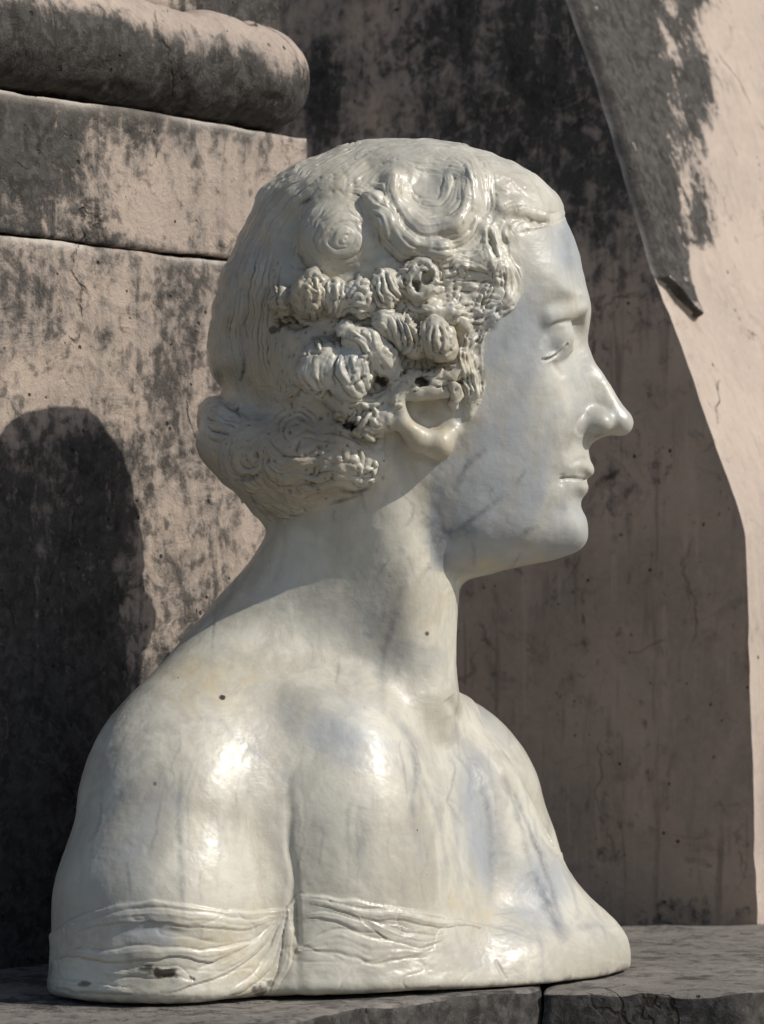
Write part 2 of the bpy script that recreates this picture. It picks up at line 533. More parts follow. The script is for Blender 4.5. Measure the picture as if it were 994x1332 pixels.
class Carver:
    def __init__(s, U, Vv, ok):
        s.U, s.V, s.ok = U, Vv, ok
        s.d = np.zeros(len(U))
        s.order = np.argsort(U); s.Us = U[s.order]
    def near(s, P, m):
        a = np.searchsorted(s.Us, P[:, 0].min() - m); b = np.searchsorted(s.Us, P[:, 0].max() + m)
        i = s.order[a:b]
        v = s.V[i]
        i = i[(v > P[:, 1].min() - m) & (v < P[:, 1].max() + m)]
        return i[s.ok[i]]
    def lock(s, pts, w, h, n=3, st=1.0, edge=1.6, base=0.0, tip=0.45, ph=None):
        P = resample(crom(pts, 6), max(6, min(26, len(pts) * 5)))
        i = s.near(P, w * 1.4 + 2)
        if len(i) == 0: return
        d, t = pdist(s.U[i], s.V[i], P)
        ph = rng.uniform(0, 6.3) if ph is None else ph
        wt = w * np.clip(np.sin(np.pi * np.clip(t, 0.02, 0.98)), 0.05, 1) ** tip
        wt = wt * (1 + 0.10 * np.sin(t * 17 + ph))
        x = d / wt
        m = 1 - sstep(0.80, 1.08, np.abs(x))
        prof = h * np.sqrt(np.clip(1 - x * x, 0, 1)) * np.clip(np.sin(np.pi * np.clip(t, 0.04, 0.96)) * 1.6, 0, 1)
        strand = st * np.cos(np.pi * n * x + ph + 0.9 * np.sin(t * 6 + ph)) * (0.7 + 0.3 * np.sin(t * 23 + ph * 3 + x * 4))
        strand += 0.45 * st * np.cos(np.pi * n * 1.9 * x + ph * 2 - 1.3 * t * 3)
        s.d[i] = s.d[i] * (1 - m) + (base + prof + strand) * m
        s.d[i] -= edge * np.exp(-((np.abs(x) - 1.02) / max(0.14, 1.05 / w)) ** 2) * np.clip(np.sin(np.pi * np.clip(t, 0, 1)) * 2, 0, 1)
    def groove(s, pts, w, depth, tip=0.5):
        P = resample(crom(pts, 6), max(6, min(30, len(pts) * 5)))
        i = s.near(P, w * 2.6)
        if len(i) == 0: return
        d, t = pdist(s.U[i], s.V[i], P)
        f = np.clip(np.sin(np.pi * np.clip(t, 0, 1)), 0, 1) ** tip
        s.d[i] -= depth * np.exp(-(d / w) ** 2) * f
    def fan(s, A, B, cnt, w, h, **k):
        A = resample(crom(A, 6), 9); B = resample(crom(B, 6), 9)
        for j in rng.permutation(cnt):
            f = (j + rng.uniform(-.25, .25)) / max(cnt - 1, 1)
            Q = A * (1 - f) + B * f
            a = rng.uniform(0, .15); b = rng.uniform(.85, 1)
            Q = resample(Q, 30)[int(a * 29):int(b * 29) + 1]
            Q = resample(Q, 7) + rng.normal(0, .5, (7, 2))
            s.lock(Q, w * rng.uniform(.75, 1.3), h * rng.uniform(.6, 1.3), **k)
    def spiral(s, cx, cy, r0, r1, turns, w, h, ry=1.0, a0=0, sg=1, **k):
        t = np.linspace(0, 1, int(10 * turns) + 4)
        a = a0 + sg * t * turns * 2 * math.pi
        r = r1 + (r0 - r1) * t
        s.lock(np.stack([cx + r * np.cos(a), cy + ry * r * np.sin(a)], 1), w, h, tip=.25, **k)
    def arc(s, cx, cy, r, a0, a1, w, h, ry=1.0, **k):
        a = np.radians(np.linspace(a0, a1, 7))
        s.lock(np.stack([cx + r * np.cos(a), cy - ry * r * np.sin(a)], 1), w, h, **k)

N = vnormals(V, F)
Uh, Vh = proj(V, True)
HAIRPOLY = [(250, 150), (600, 150), (750, 240), (742, 272), (737, 285), (720, 293), (700, 297), (686, 302), (676, 316), (672, 335), (680, 352), (681, 380), (668, 402),
            (645, 420), (630, 440), (628, 470), (632, 500), (626, 522), (616, 545), (606, 545), (600, 515), (590, 540), (582, 520), (574, 500), (552, 508),
            (530, 505), (518, 515), (512, 540), (500, 560), (500, 590), (503, 612), (496, 634), (450, 652), (400, 664), (375, 676), (345, 684), (240, 700)]
EARPOLY = [(530, 505), (552, 508), (574, 500), (582, 520), (590, 540), (598, 556), (592, 582), (574, 602), (552, 596), (528, 578), (506, 560), (512, 540), (518, 515)]
headv = V[:, 1] < 760
hair = headv & poly_in(Uh, Vh, HAIRPOLY)
ear = headv & poly_in(Uh, Vh, EARPOLY) & (np.abs(V[:, 2]) > 60)

Q2 = np.stack([Uh, Vh], 1)
Uw = Uh + 3.6 * vnoise(Q2, 26, 11) + 1.3 * vnoise(Q2, 9, 12)
Vw = Vh + 3.6 * vnoise(Q2, 26, 13) + 1.3 * vnoise(Q2, 9, 14)
C1 = Carver(Uw, Vw, headv)
# soft top of the head, then the back of the skull
C1.fan([(505, 186), (470, 196), (430, 218), (400, 250)], [(520, 200), (490, 220), (470, 245), (450, 262)], 7, 9, 1.0, n=3, st=.7, edge=.6)
C1.fan([(470, 184), (400, 208), (343, 251), (309, 322), (281, 400), (276, 470), (292, 512)],
       [(450, 226), (408, 258), (376, 300), (356, 350), (346, 415), (350, 480), (362, 532)], 13, 10, 3.2, n=3, st=1.4, edge=1.5)
C1.fan([(352, 420), (356, 470), (352, 520)], [(400, 440), (388, 490), (372, 535)], 5, 7, 1.5, n=3, st=.9, edge=1.0)
C1.fan([(400, 262), (374, 300), (362, 345), (358, 375)], [(384, 290), (380, 320), (386, 350), (400, 362)], 3, 8, 2, n=3, st=.9)
C1.fan([(520, 186), (570, 186), (620, 196), (650, 208)], [(530, 212), (560, 214), (590, 222), (612, 240)], 7, 10, 1.0, n=3, st=.6, edge=.7)
C1.fan([(600, 190), (660, 214), (705, 245), (732, 275)], [(628, 250), (650, 262), (680, 276), (706, 290)], 8, 11, .9, n=2, st=.4, edge=.5)
# flat disc curl
C1.groove([(402, 262), (388, 285), (384, 318), (392, 345), (412, 362)], 4, 4)
C1.groove([(386, 270), (397, 262), (408, 258)], 3, 4)
C1.fan([(410, 262), (396, 290), (394, 325), (408, 352)], [(440, 268), (420, 290), (414, 315), (424, 345)], 4, 7, 1.6, n=2, st=.7)
C1.fan([(440, 250), (470, 248), (486, 275), (490, 310), (476, 345)], [(440, 272), (462, 276), (474, 295), (476, 320), (462, 345)], 3, 7, 1.6, n=2, st=.7)
for r, a, b in ((33, 40, 260), (22, 150, 400), (12, 20, 300)):
    C1.arc(449 + rng.normal(0, 2), 316 + rng.normal(0, 2), r, a, b, 6.5, 3.2, n=2, st=.5, edge=1.8, ry=rng.uniform(.85, 1.05))
C1.arc(449, 316, 4, 0, 330, 4, 2, n=1, st=.2)
C1.groove([(440, 222), (452, 235), (448, 258)], 3, 2.5); C1.groove([(455, 225), (462, 245), (459, 262)], 3, 2)
# big S wave
A = [(470, 243), (492, 238), (510, 252), (524, 286), (546, 309), (574, 322)]
B = [(476, 276), (492, 280), (500, 300), (516, 324), (545, 338), (575, 340)]
C1.fan(A, B, 4, 8, 5.0, n=3, st=.8, edge=2.0)
C1.groove([(478, 270), (494, 273), (505, 292), (520, 314), (540, 326), (560, 329)], 4, 5)
C1.groove([(474, 247), (496, 245), (510, 262), (522, 290)], 2.5, 3)
C1.groove([(480, 292), (496, 310), (510, 330), (520, 342)], 2.5, 3)
# bowl of waves
C1.fan([(502, 218), (507, 262), (532, 306), (575, 318), (612, 300), (626, 262), (624, 214)],
       [(528, 228), (533, 256), (552, 272), (570, 266), (580, 248), (582, 222), (574, 206)], 6, 8.5, 4.2, n=3, st=.8, edge=1.6)
C1.groove([(520, 224), (524, 256), (540, 272), (558, 272)], 2.5, 2.5)
C1.fan([(575, 200), (600, 206), (618, 232), (620, 268), (606, 300)], [(600, 196), (622, 206), (634, 236), (634, 275), (622, 310)], 3, 8, 3.0, n=3, st=.9)
C1.fan([(540, 322), (580, 330), (610, 322), (632, 300)], [(552, 344), (590, 346), (625, 336), (645, 318)], 4, 5.5, 2.2, n=2, st=.8)
# fringe by the forehead
C1.fan([(650, 330), (640, 305), (646, 282), (664, 268), (695, 268)], [(668, 322), (658, 304), (662, 290), (676, 284), (696, 288)], 4, 5, 2.0, n=2, st=.8, edge=1.8)
C1.lock([(662, 286), (682, 276), (704, 284), (722, 286), (736, 276)], 8, 2.6, n=2, st=.7, edge=2.6)
C1.lock([(672, 300), (684, 294), (700, 300), (690, 308)], 6, 2, n=2, st=.6, edge=2)
C1.groove([(676, 284), (690, 290), (700, 294), (710, 291)], 2.2, 3.6)
C1.groove([(640, 292), (638, 318), (648, 345), (652, 352)], 3, 4)
C1.fan([(625, 300), (628, 325), (640, 350), (645, 375)], [(650, 318), (658, 340), (668, 365), (666, 395)], 5, 5, 1.7, n=3, st=.8)
C1.fan([(664, 326), (676, 352), (678, 378), (664, 402), (646, 416)], [(654, 345), (663, 365), (660, 388), (644, 404), (622, 418)], 5, 4, 1.4, n=2, st=.7, edge=1.1)
# temple waves
for a in ([(566, 350), (588, 357), (610, 345), (634, 353)], [(572, 362), (592, 366), (616, 360), (642, 364)], [(578, 374), (600, 372), (626, 376), (648, 372)],
          [(574, 386), (598, 388), (622, 386), (650, 384)], [(578, 398), (604, 394), (630, 396), (654, 390)], [(586, 410), (612, 404), (636, 408), (652, 400)]):
    C1.lock(a, 8, 3.2, n=2, st=.8, edge=1.4)
C1.groove([(608, 420), (625, 418), (645, 408), (662, 398)], 2.5, 3.5)
# side lock before the ear
C1.fan([(606, 426), (600, 450), (604, 480), (611, 505), (610, 540)], [(644, 420), (626, 442), (628, 470), (630, 498), (618, 534)], 7, 4.2, 2.4, n=2, st=.8, edge=1.6, tip=.7)
# first row of curls
for cx, cy, r in ((366, 392, 13),):
    C1.fan([(358, 380), (352, 395), (358, 410)], [(374, 378), (381, 394), (376, 408)], 3, 5, 2, n=1, st=.5)
C1.fan([(396, 362), (386, 380), (390, 408)], [(428, 362), (424, 385), (420, 412)], 4, 6, 2.2, n=2, st=.7)
C1.lock([(394, 362), (404, 354), (416, 360), (424, 370)], 5, 3, n=2, st=.6)
C1.fan([(430, 364), (426, 385), (426, 408)], [(444, 360), (446, 384), (442, 412)], 3, 4.5, 2.5, n=1, st=.6, edge=2)
for r in (21, 14, 7):
    C1.arc(466, 388, r, -40, 190, 4.5, 3, ry=1.15, n=1, st=.5, edge=2)
C1.fan([(484, 352), (482, 376), (496, 398), (520, 402)], [(508, 348), (508, 368), (520, 384), (534, 388)], 4, 4.2, 3, n=1, st=.5, edge=2.2)
for r, a, b in ((27, -20, 200), (16, 30, 300)):
    C1.arc(546, 366, r, a, b, 6, 3.4, n=2, st=.7, edge=2.2)
C1.lock([(526, 384), (538, 402), (560, 402), (574, 388)], 5, 3, n=1, st=.5)
# second row
C1.fan([(452, 426), (470, 444), (488, 468), (512, 490)], [(482, 418), (496, 440), (508, 462), (518, 484)], 4, 6, 3.4, n=2, st=.7, edge=2.4)
C1.lock([(450, 438), (462, 442), (478, 456), (492, 480), (516, 492)], 4.5, 4, n=1, st=.3, edge=2.4)
C1.fan([(500, 410), (512, 436), (520, 462)], [(540, 404), (546, 428), (548, 452)], 5, 4.4, 3.6, n=1, st=.5, edge=2.6)
C1.fan([(552, 418), (546, 440), (556, 464)], [(580, 422), (590, 444), (584, 462)], 5, 4.6, 3.2, n=2, st=.6, edge=2)
C1.lock([(560, 456), (574, 462), (588, 456), (592, 444)], 5, 3, n=1, st=.6)
C1.fan([(548, 484), (574, 480), (594, 466)], [(552, 496), (580, 494), (602, 476)], 3, 4.4, 3, n=1, st=.5, edge=2)
C1.lock([(562, 470), (580, 476), (598, 468)], 3.6, 3, n=1, st=.4, edge=2)
C1.lock([(504, 500), (522, 494), (540, 500), (528, 510)], 4.6, 3, n=1, st=.6, edge=2)
C1.lock([(580, 490), (590, 508), (590, 534)], 7, 6, n=2, st=.7, edge=2)
# big smooth curls under them
C1.fan([(398, 452), (386, 475), (394, 500), (415, 512)], [(440, 458), (430, 478), (430, 500), (440, 512)], 4, 8, 1.8, n=2, st=.7)
C1.fan([(448, 452), (444, 480), (458, 510), (480, 522)], [(484, 462), (486, 485), (494, 505), (506, 514)], 4, 6.5, 2.6, n=2, st=.7, edge=2)
C1.lock([(452, 524), (468, 531), (486, 526), (498, 515)], 5, 3.6, n=1, st=.5, edge=2)
C1.groove([(460, 500), (468, 494), (474, 489)], 2.2, 5); C1.groove([(428, 504), (430, 514)], 2.2, 4)
C1.groove([(412, 515), (436, 538), (462, 560), (490, 566)], 3.5, 4)
C1.lock([(455, 566), (478, 560), (500, 556)], 7, 2.4, n=2, st=.6)
# nape roll
for r, a, b in ((12, 0, 260), (20, 40, 200), (28, 20, 160), (36, 200, 350)):
    C1.arc(386, 562, r, a, b, 4.5, 2, n=1, st=.5, edge=1.8)
C1.fan([(268, 528), (290, 530), (316, 545)], [(268, 560), (292, 572), (312, 572)], 4, 7, 2.2, n=2, st=.7)
C1.fan([(300, 566), (288, 595), (310, 628), (345, 640)], [(330, 570), (326, 592), (340, 608), (362, 614)], 3, 9, 3.4, n=3, st=.8)
C1.fan([(340, 556), (352, 592), (388, 606), (430, 598), (462, 612)], [(330, 596), (352, 624), (392, 634), (430, 628), (462, 634)], 4, 8, 3.6, n=3, st=.8)
C1.fan([(404, 560), (430, 572), (458, 580), (482, 594)], [(400, 580), (424, 594), (450, 600), (480, 612)], 3, 7, 2.6, n=2, st=.7)
C1.spiral(322, 600, 4, 20, 1.3, 5.5, 3.4, n=1, st=.5, edge=1.8)
for x, y in ((446, 578), (467, 584), (487, 596)):
    C1.lock([(x, y), (x + 2, y + 14), (x + 2, y + 26)], 4.6, 4, n=1, st=.5, edge=1.8)
C1.fan([(446, 608), (470, 616), (494, 610)], [(450, 622), (472, 628), (496, 622)], 2, 5, 3, n=2, st=.8)
C1.groove([(440, 638), (460, 642), (486, 634)], 3, 4); C1.groove([(304, 620), (318, 624), (334, 622)], 2.4, 4)
C1.groove([(376, 632), (392, 626), (410, 632), (416, 640)], 2.4, 4); C1.groove([(322, 645), (330, 656), (344, 668)], 2.6, 4)
C1.fan([(320, 650), (345, 668), (360, 680)], [(345, 655), (380, 664), (410, 668)], 3, 5, 2.0, n=2, st=.7)
C1.groove([(313, 496), (318, 478), (316, 462)], 1.8, 3)
CUR2 = [(360, 365), (500, 345), (590, 340), (650, 330), (660, 395), (625, 425), (600, 470), (560, 495), (505, 540), (480, 560), (400, 520), (385, 470), (410, 440), (360, 420)]
cc = 0
while cc < 95:
    x, y = rng.uniform(355, 665), rng.uniform(335, 660)
    inside = poly_in(np.array([x]), np.array([y]), CUR2)[0] or (cc % 3 == 0 and 300 < x < 490 and 560 < y < 640)
    if not inside: continue
    cc += 1
    th = 3.2 * float(vnoise(np.array([[x, y]]), 42, 19)[0]) + 1.3
    Lh = rng.uniform(6, 13)
    cv = rng.uniform(-.5, .5)
    p = [(x + t * Lh * math.cos(th + cv * t), y + t * Lh * math.sin(th + cv * t)) for t in (-1, -.3, .4, 1)]
    C1.lock(p, rng.uniform(3, 5.5), rng.uniform(1.6, 3.6), n=1, st=.5, edge=1.8)
hm = relax(np.repeat(np.where(hair | (ear & (Uh < 585)), 1.0, 0.0)[:, None], 3, 1), F, 7, .7)[:, 0]
hm = np.where(Uh > 560, np.clip(hm * 2 - 1, 0, 1), hm)
C1.d *= hm * np.clip(.85 + .9 * fbm(Q2, 30, 3, 17), .15, 1.6) * np.where(Vh < 345, .65, 1.08)
# ragged carving noise in the curly parts
CURLY = [(345, 355), (500, 335), (600, 330), (660, 300), (670, 400), (630, 430), (630, 530), (560, 500), (505, 560), (510, 640), (380, 670), (260, 560), (280, 515), (350, 540), (390, 440), (345, 430)]
cur = hair & poly_in(Uh, Vh, CURLY)
i = np.nonzero(hair)[0]
Xw = V[i] + 4 * np.stack([vnoise(V[i], 14, 5), vnoise(V[i], 14, 6), vnoise(V[i], 14, 7)], 1)
amp = np.where(cur[i], 1.0, 0.35)
C1.d[i] += np.where(cur[i], 4.6, 1.6) * fbm(Xw, 27, 2, 15)
bk = sstep(400, 350, Uh[i]) * sstep(240, 300, Vh[i]) * sstep(560, 500, Vh[i])
C1.d[i] += bk * 3.0 * vnoise(np.stack([Uw[i] - .18 * Vw[i], Vw[i] * .16], 1), 17, 27)
C1.d[i] += amp * (1.7 * (fbm(Xw, 13, 3, 9)) * 1.5 + 1.5 * (0.5 - np.abs(fbm(Xw, 9, 2, 21))))
chip = fbm(V[i], 9, 2, 31)
C1.d[i] -= amp * 3.0 * sstep(0.42, 0.62, chip)
V1 = V + N * C1.d[:, None]
V2 = relax(V1, F, 2, .5)
V = V1 + (V2 - V1) * (hair * .75)[:, None]

# face, neck, torso: fine lines and folds
N = vnormals(V, F)
U0, V0 = proj(V)
near = (N[:, 2] > -0.15)
CF = Carver(Uh, Vh, headv & ~hair & (np.abs(V[:, 2]) > 8))
CF.groove([(704, 468), (713, 467), (722, 462), (731, 455), (739, 447)], 1.8, 4.2, .3)          # lash line
CF.groove([(704, 454), (709, 436), (719, 424), (734, 419), (750, 418)], 3.0, 3.2, .6)         # fold above lid
CF.groove([(718, 470), (725, 479), (733, 492)], 4.5, 3.2)
CF.lock([(707, 465), (716, 462), (728, 454), (738, 444)], 2.6, 1.8, n=1, st=.1, edge=0)
CF.groove([(728, 623.5), (740, 622), (752, 622.5), (763, 624), (772, 624)], 1.8, 3.4, .2)        # mouth
CF.groove([(731, 616), (732, 624), (729, 632)], 4, 2.2)
CF.groove([(741, 606), (752, 599), (762, 596)], 4, 1.2)
CF.groove([(755, 568), (751, 555), (756, 542), (765, 536)], 3.5, 2.0)                            # wing crease
CF.groove([(750, 566), (742, 580), (734, 592)], 7, 1.5)
V = V + N * CF.d[:, None]
Q3 = np.stack([U0, V0], 1)
CT = Carver(U0 + 3.5 * vnoise(Q3, 40, 21), V0 + (5.5 * vnoise(Q3, 46, 22) + 1.6 * vnoise(Q3, 13, 23)) * sstep(1165, 1200, V0), (V[:, 1] > 690) & near)
CT.groove([(384, 985), (378, 1030), (376, 1080), (380, 1140), (384, 1200), (388, 1260), (390, 1310)], 6, 3.4, 1.0)
CT.groove([(556, 905), (548, 960), (550, 1040), (562, 1120)], 16, 1.6)
CT.groove([(592, 930), (622, 1030), (638, 1110), (652, 1190)], 15, 3.2)
CT.groove([(600, 920), (650, 1005), (690, 1085), (742, 1215)], 12, 2.4)
CT.groove([(583, 908), (625, 965), (662, 1020), (700, 1072), (730, 1112)], 8, 7.5, .35)
CT.groove([(470, 1050), (455, 1110), (452, 1150)], 14, 1.5)
CT.groove([(560, 1000), (575, 1060), (572, 1130)], 7, 2)
# cloth: a sheet a little proud of the skin
e1x = [40, 75, 110, 150, 200, 250, 320, 372, 384]; e1y = [1225, 1208, 1188, 1177, 1172, 1178, 1187, 1180, 1165]
e2x = [386, 450, 540, 640, 720, 800, 860]; e2y = [1160, 1169, 1184, 1206, 1228, 1250, 1262]
edge = np.where(U0 < 385, np.interp(U0, e1x, e1y), np.interp(U0, e2x, e2y)) + 2.0 * vnoise(np.stack([U0, V0], 1), 22, 3)
cloth = (V[:, 1] > 1100) & (V0 > edge)
st_ = sstep(-1.5, 3, V0 - edge) * (V[:, 1] > 1100) * np.clip(1 - (U0 - 560) / 160, 0.12, 1)
CT.d += 3.2 * st_ * near
for pts, w, h in (([(90, 1215), (150, 1196), (220, 1190), (300, 1202), (360, 1190)], 10, 3), ([(60, 1248), (120, 1240), (200, 1238), (270, 1246), (330, 1226), (366, 1188)], 9, 5),
                  ([(200, 1290), (260, 1272), (320, 1240), (362, 1196)], 8, 5), ([(290, 1296), (330, 1270), (355, 1235), (372, 1190)], 7, 4.5),
                  ([(350, 1297), (368, 1265), (377, 1225), (378, 1185)], 7, 4), ([(130, 1262), (170, 1262), (220, 1266), (250, 1276)], 8, 3),
                  ([(388, 1168), (430, 1178), (480, 1190), (560, 1196), (620, 1210)], 7, 3.5), ([(390, 1192), (430, 1196), (470, 1206), (540, 1212)], 6, 3),
                  ([(392, 1236), (450, 1226), (500, 1240), (560, 1232)], 12, 2.5), ([(470, 1196), (520, 1222), (580, 1216)], 9, 2.2),
                  ([(62, 1280), (110, 1285), (180, 1288)], 7, 2.5)):
    CT.lock(pts, w * rng.uniform(.9, 1.3), h * .5, n=2, st=.3, edge=.8, base=3.0)
CT.groove([(388, 1160), (389, 1190), (391, 1230)], 3.5, 5)
CT.groove([(150, 1215), (200, 1208), (260, 1214)], 8, 3)
CT.groove([(645, 1245), (655, 1262), (662, 1270)], 3, 1.5)
j = np.nonzero(cloth & near)[0]
CT.d[j] += (1.7 * fbm(V[j] * np.array([0.4, 1, 0.4]), 17, 4, 41) - .6 * sstep(.06, 0, np.abs(fbm(V[j] * np.array([0.4, 1, 0.4]), 30, 2, 47)))) * np.clip(1 - (U0[j] - 560) / 160, 0.3, 1)
V = V + N * CT.d[:, None]
# slightly uneven, hand-finished surface everywhere
N = vnormals(V, F)
V = V + N * (0.55 * fbm(V, 26, 2, 51) + 0.25 * fbm(V, 8, 2, 55) * ~hair)[:, None]
V[:, 1] = np.minimum(V[:, 1], 1270.6)
print('carved', round(time.time() - T0, 1))
# ------------------------------------------------------------------ scene objects
def tag(o, label=None, cat=None, group=None, kind=None):
    if label: o['label'] = label
    if cat: o['category'] = cat
    if group: o['group'] = group
    if kind: o['kind'] = kind
    return o
def empty(name, loc=(0, 0, 0)):
    o = bpy.data.objects.new(name, None)
    SC.collection.objects.link(o); o.location = loc
    return o
def mesh_obj(name, V, F, mat, parent=None, smooth=True, attrs=None, loc=(0, 0, 0), normals=None):
    me = bpy.data.meshes.new(name)
    V = np.asarray(V, np.float32); F = np.asarray(F)
    if F.ndim == 2:
        k = F.shape[1]
        me.vertices.add(len(V)); me.vertices.foreach_set('co', (V - np.array(loc, np.float32)).ravel())
        me.loops.add(F.size); me.loops.foreach_set('vertex_index', F.ravel().astype(np.int32))
        me.polygons.add(len(F))
        me.polygons.foreach_set('loop_start', np.arange(0, F.size, k, dtype=np.int32))
        me.update(calc_edges=True)
        me.polygons.foreach_set('use_smooth', np.full(len(F), smooth))
    for nme, arr in (attrs or {}).items():
        a = me.attributes.new(nme, 'FLOAT', 'POINT'); a.data.foreach_set('value', np.asarray(arr, np.float32))
    if normals is not None:
        me.normals_split_custom_set_from_vertices(normals.astype(np.float32).tolist())
    me.validate()
    me.materials.append(mat)
    o = bpy.data.objects.new(name, me)
    SC.collection.objects.link(o)
    if parent is not None:
        o.parent = parent
        o.location = np.array(loc) - np.array(parent.location)
    else:
        o.location = loc
    return o

# ---- material building blocks
def new_mat(name, rough=0.8):
    m = bpy.data.materials.new(name); m.use_nodes = True
    nt = m.node_tree; b = nt.nodes['Principled BSDF']; b.inputs['Roughness'].default_value = rough
    return m, nt, b
class NT:
    def __init__(s, nt): s.nt = nt
    def n(s, t, **k):
        x = s.nt.nodes.new(t)
        for a, b in k.items(): setattr(x, a, b)
        return x
    def l(s, a, b): s.nt.links.new(a, b)
    def coord(s, scale=(1, 1, 1), loc=(0, 0, 0), rot=(0, 0, 0)):
        g = s.n('ShaderNodeNewGeometry'); m = s.n('ShaderNodeMapping')
        m.inputs['Scale'].default_value = scale; m.inputs['Location'].default_value = loc; m.inputs['Rotation'].default_value = rot
        s.l(g.outputs['Position'], m.inputs['Vector'])
        return m.outputs[0]
    def noise(s, vec, scale, detail=6, rough=0.6, dist=0.0, lac=2.0):
        x = s.n('ShaderNodeTexNoise'); x.inputs['Scale'].default_value = scale; x.inputs['Detail'].default_value = detail
        x.inputs['Roughness'].default_value = rough; x.inputs['Distortion'].default_value = dist; x.inputs['Lacunarity'].default_value = lac
        s.l(vec, x.inputs['Vector'])
        return x.outputs['Fac']
    def vor(s, vec, scale, feature='DISTANCE_TO_EDGE', rnd=1.0):
        x = s.n('ShaderNodeTexVoronoi', feature=feature); x.inputs['Scale'].default_value = scale; x.inputs['Randomness'].default_value = rnd
        s.l(vec, x.inputs['Vector'])
        return x.outputs['Distance']
    def ramp(s, fac, a, b, lo=0.0, hi=1.0):
        x = s.n('ShaderNodeMapRange', interpolation_type='SMOOTHSTEP')
        x.inputs[1].default_value = a; x.inputs[2].default_value = b; x.inputs[3].default_value = lo; x.inputs[4].default_value = hi
        s.l(fac, x.inputs[0])
        return x.outputs[0]
    def mix(s, fac, a, b, mode='MIX'):
        x = s.n('ShaderNodeMix', data_type='RGBA', blend_type=mode)
        for sock, v in ((x.inputs[0], fac), (x.inputs[6], a), (x.inputs[7], b)):
            if hasattr(v, 'links'): s.l(v, sock)
            else: sock.default_value = v if not isinstance(v, tuple) else (*v, 1.0)
        return x.outputs[2]
    def math(s, op, a, b=0.0, clamp=False):
        x = s.n('ShaderNodeMath', operation=op, use_clamp=clamp)
        for sock, v in ((x.inputs[0], a), (x.inputs[1], b)):
            if hasattr(v, 'links'): s.l(v, sock)
            else: sock.default_value = v
        return x.outputs[0]
    def attr(s, name):
        return s.n('ShaderNodeAttribute', attribute_name=name).outputs['Fac']
    def bump(s, h, strength, dist, bsdf, prev=None):
        x = s.n('ShaderNodeBump'); x.inputs['Strength'].default_value = strength; x.inputs['Distance'].default_value = dist
        s.l(h, x.inputs['Height'])
        if prev is not None: s.l(prev, x.inputs['Normal'])
        if bsdf is not None: s.l(x.outputs[0], bsdf.inputs['Normal'])
        return x.outputs[0]

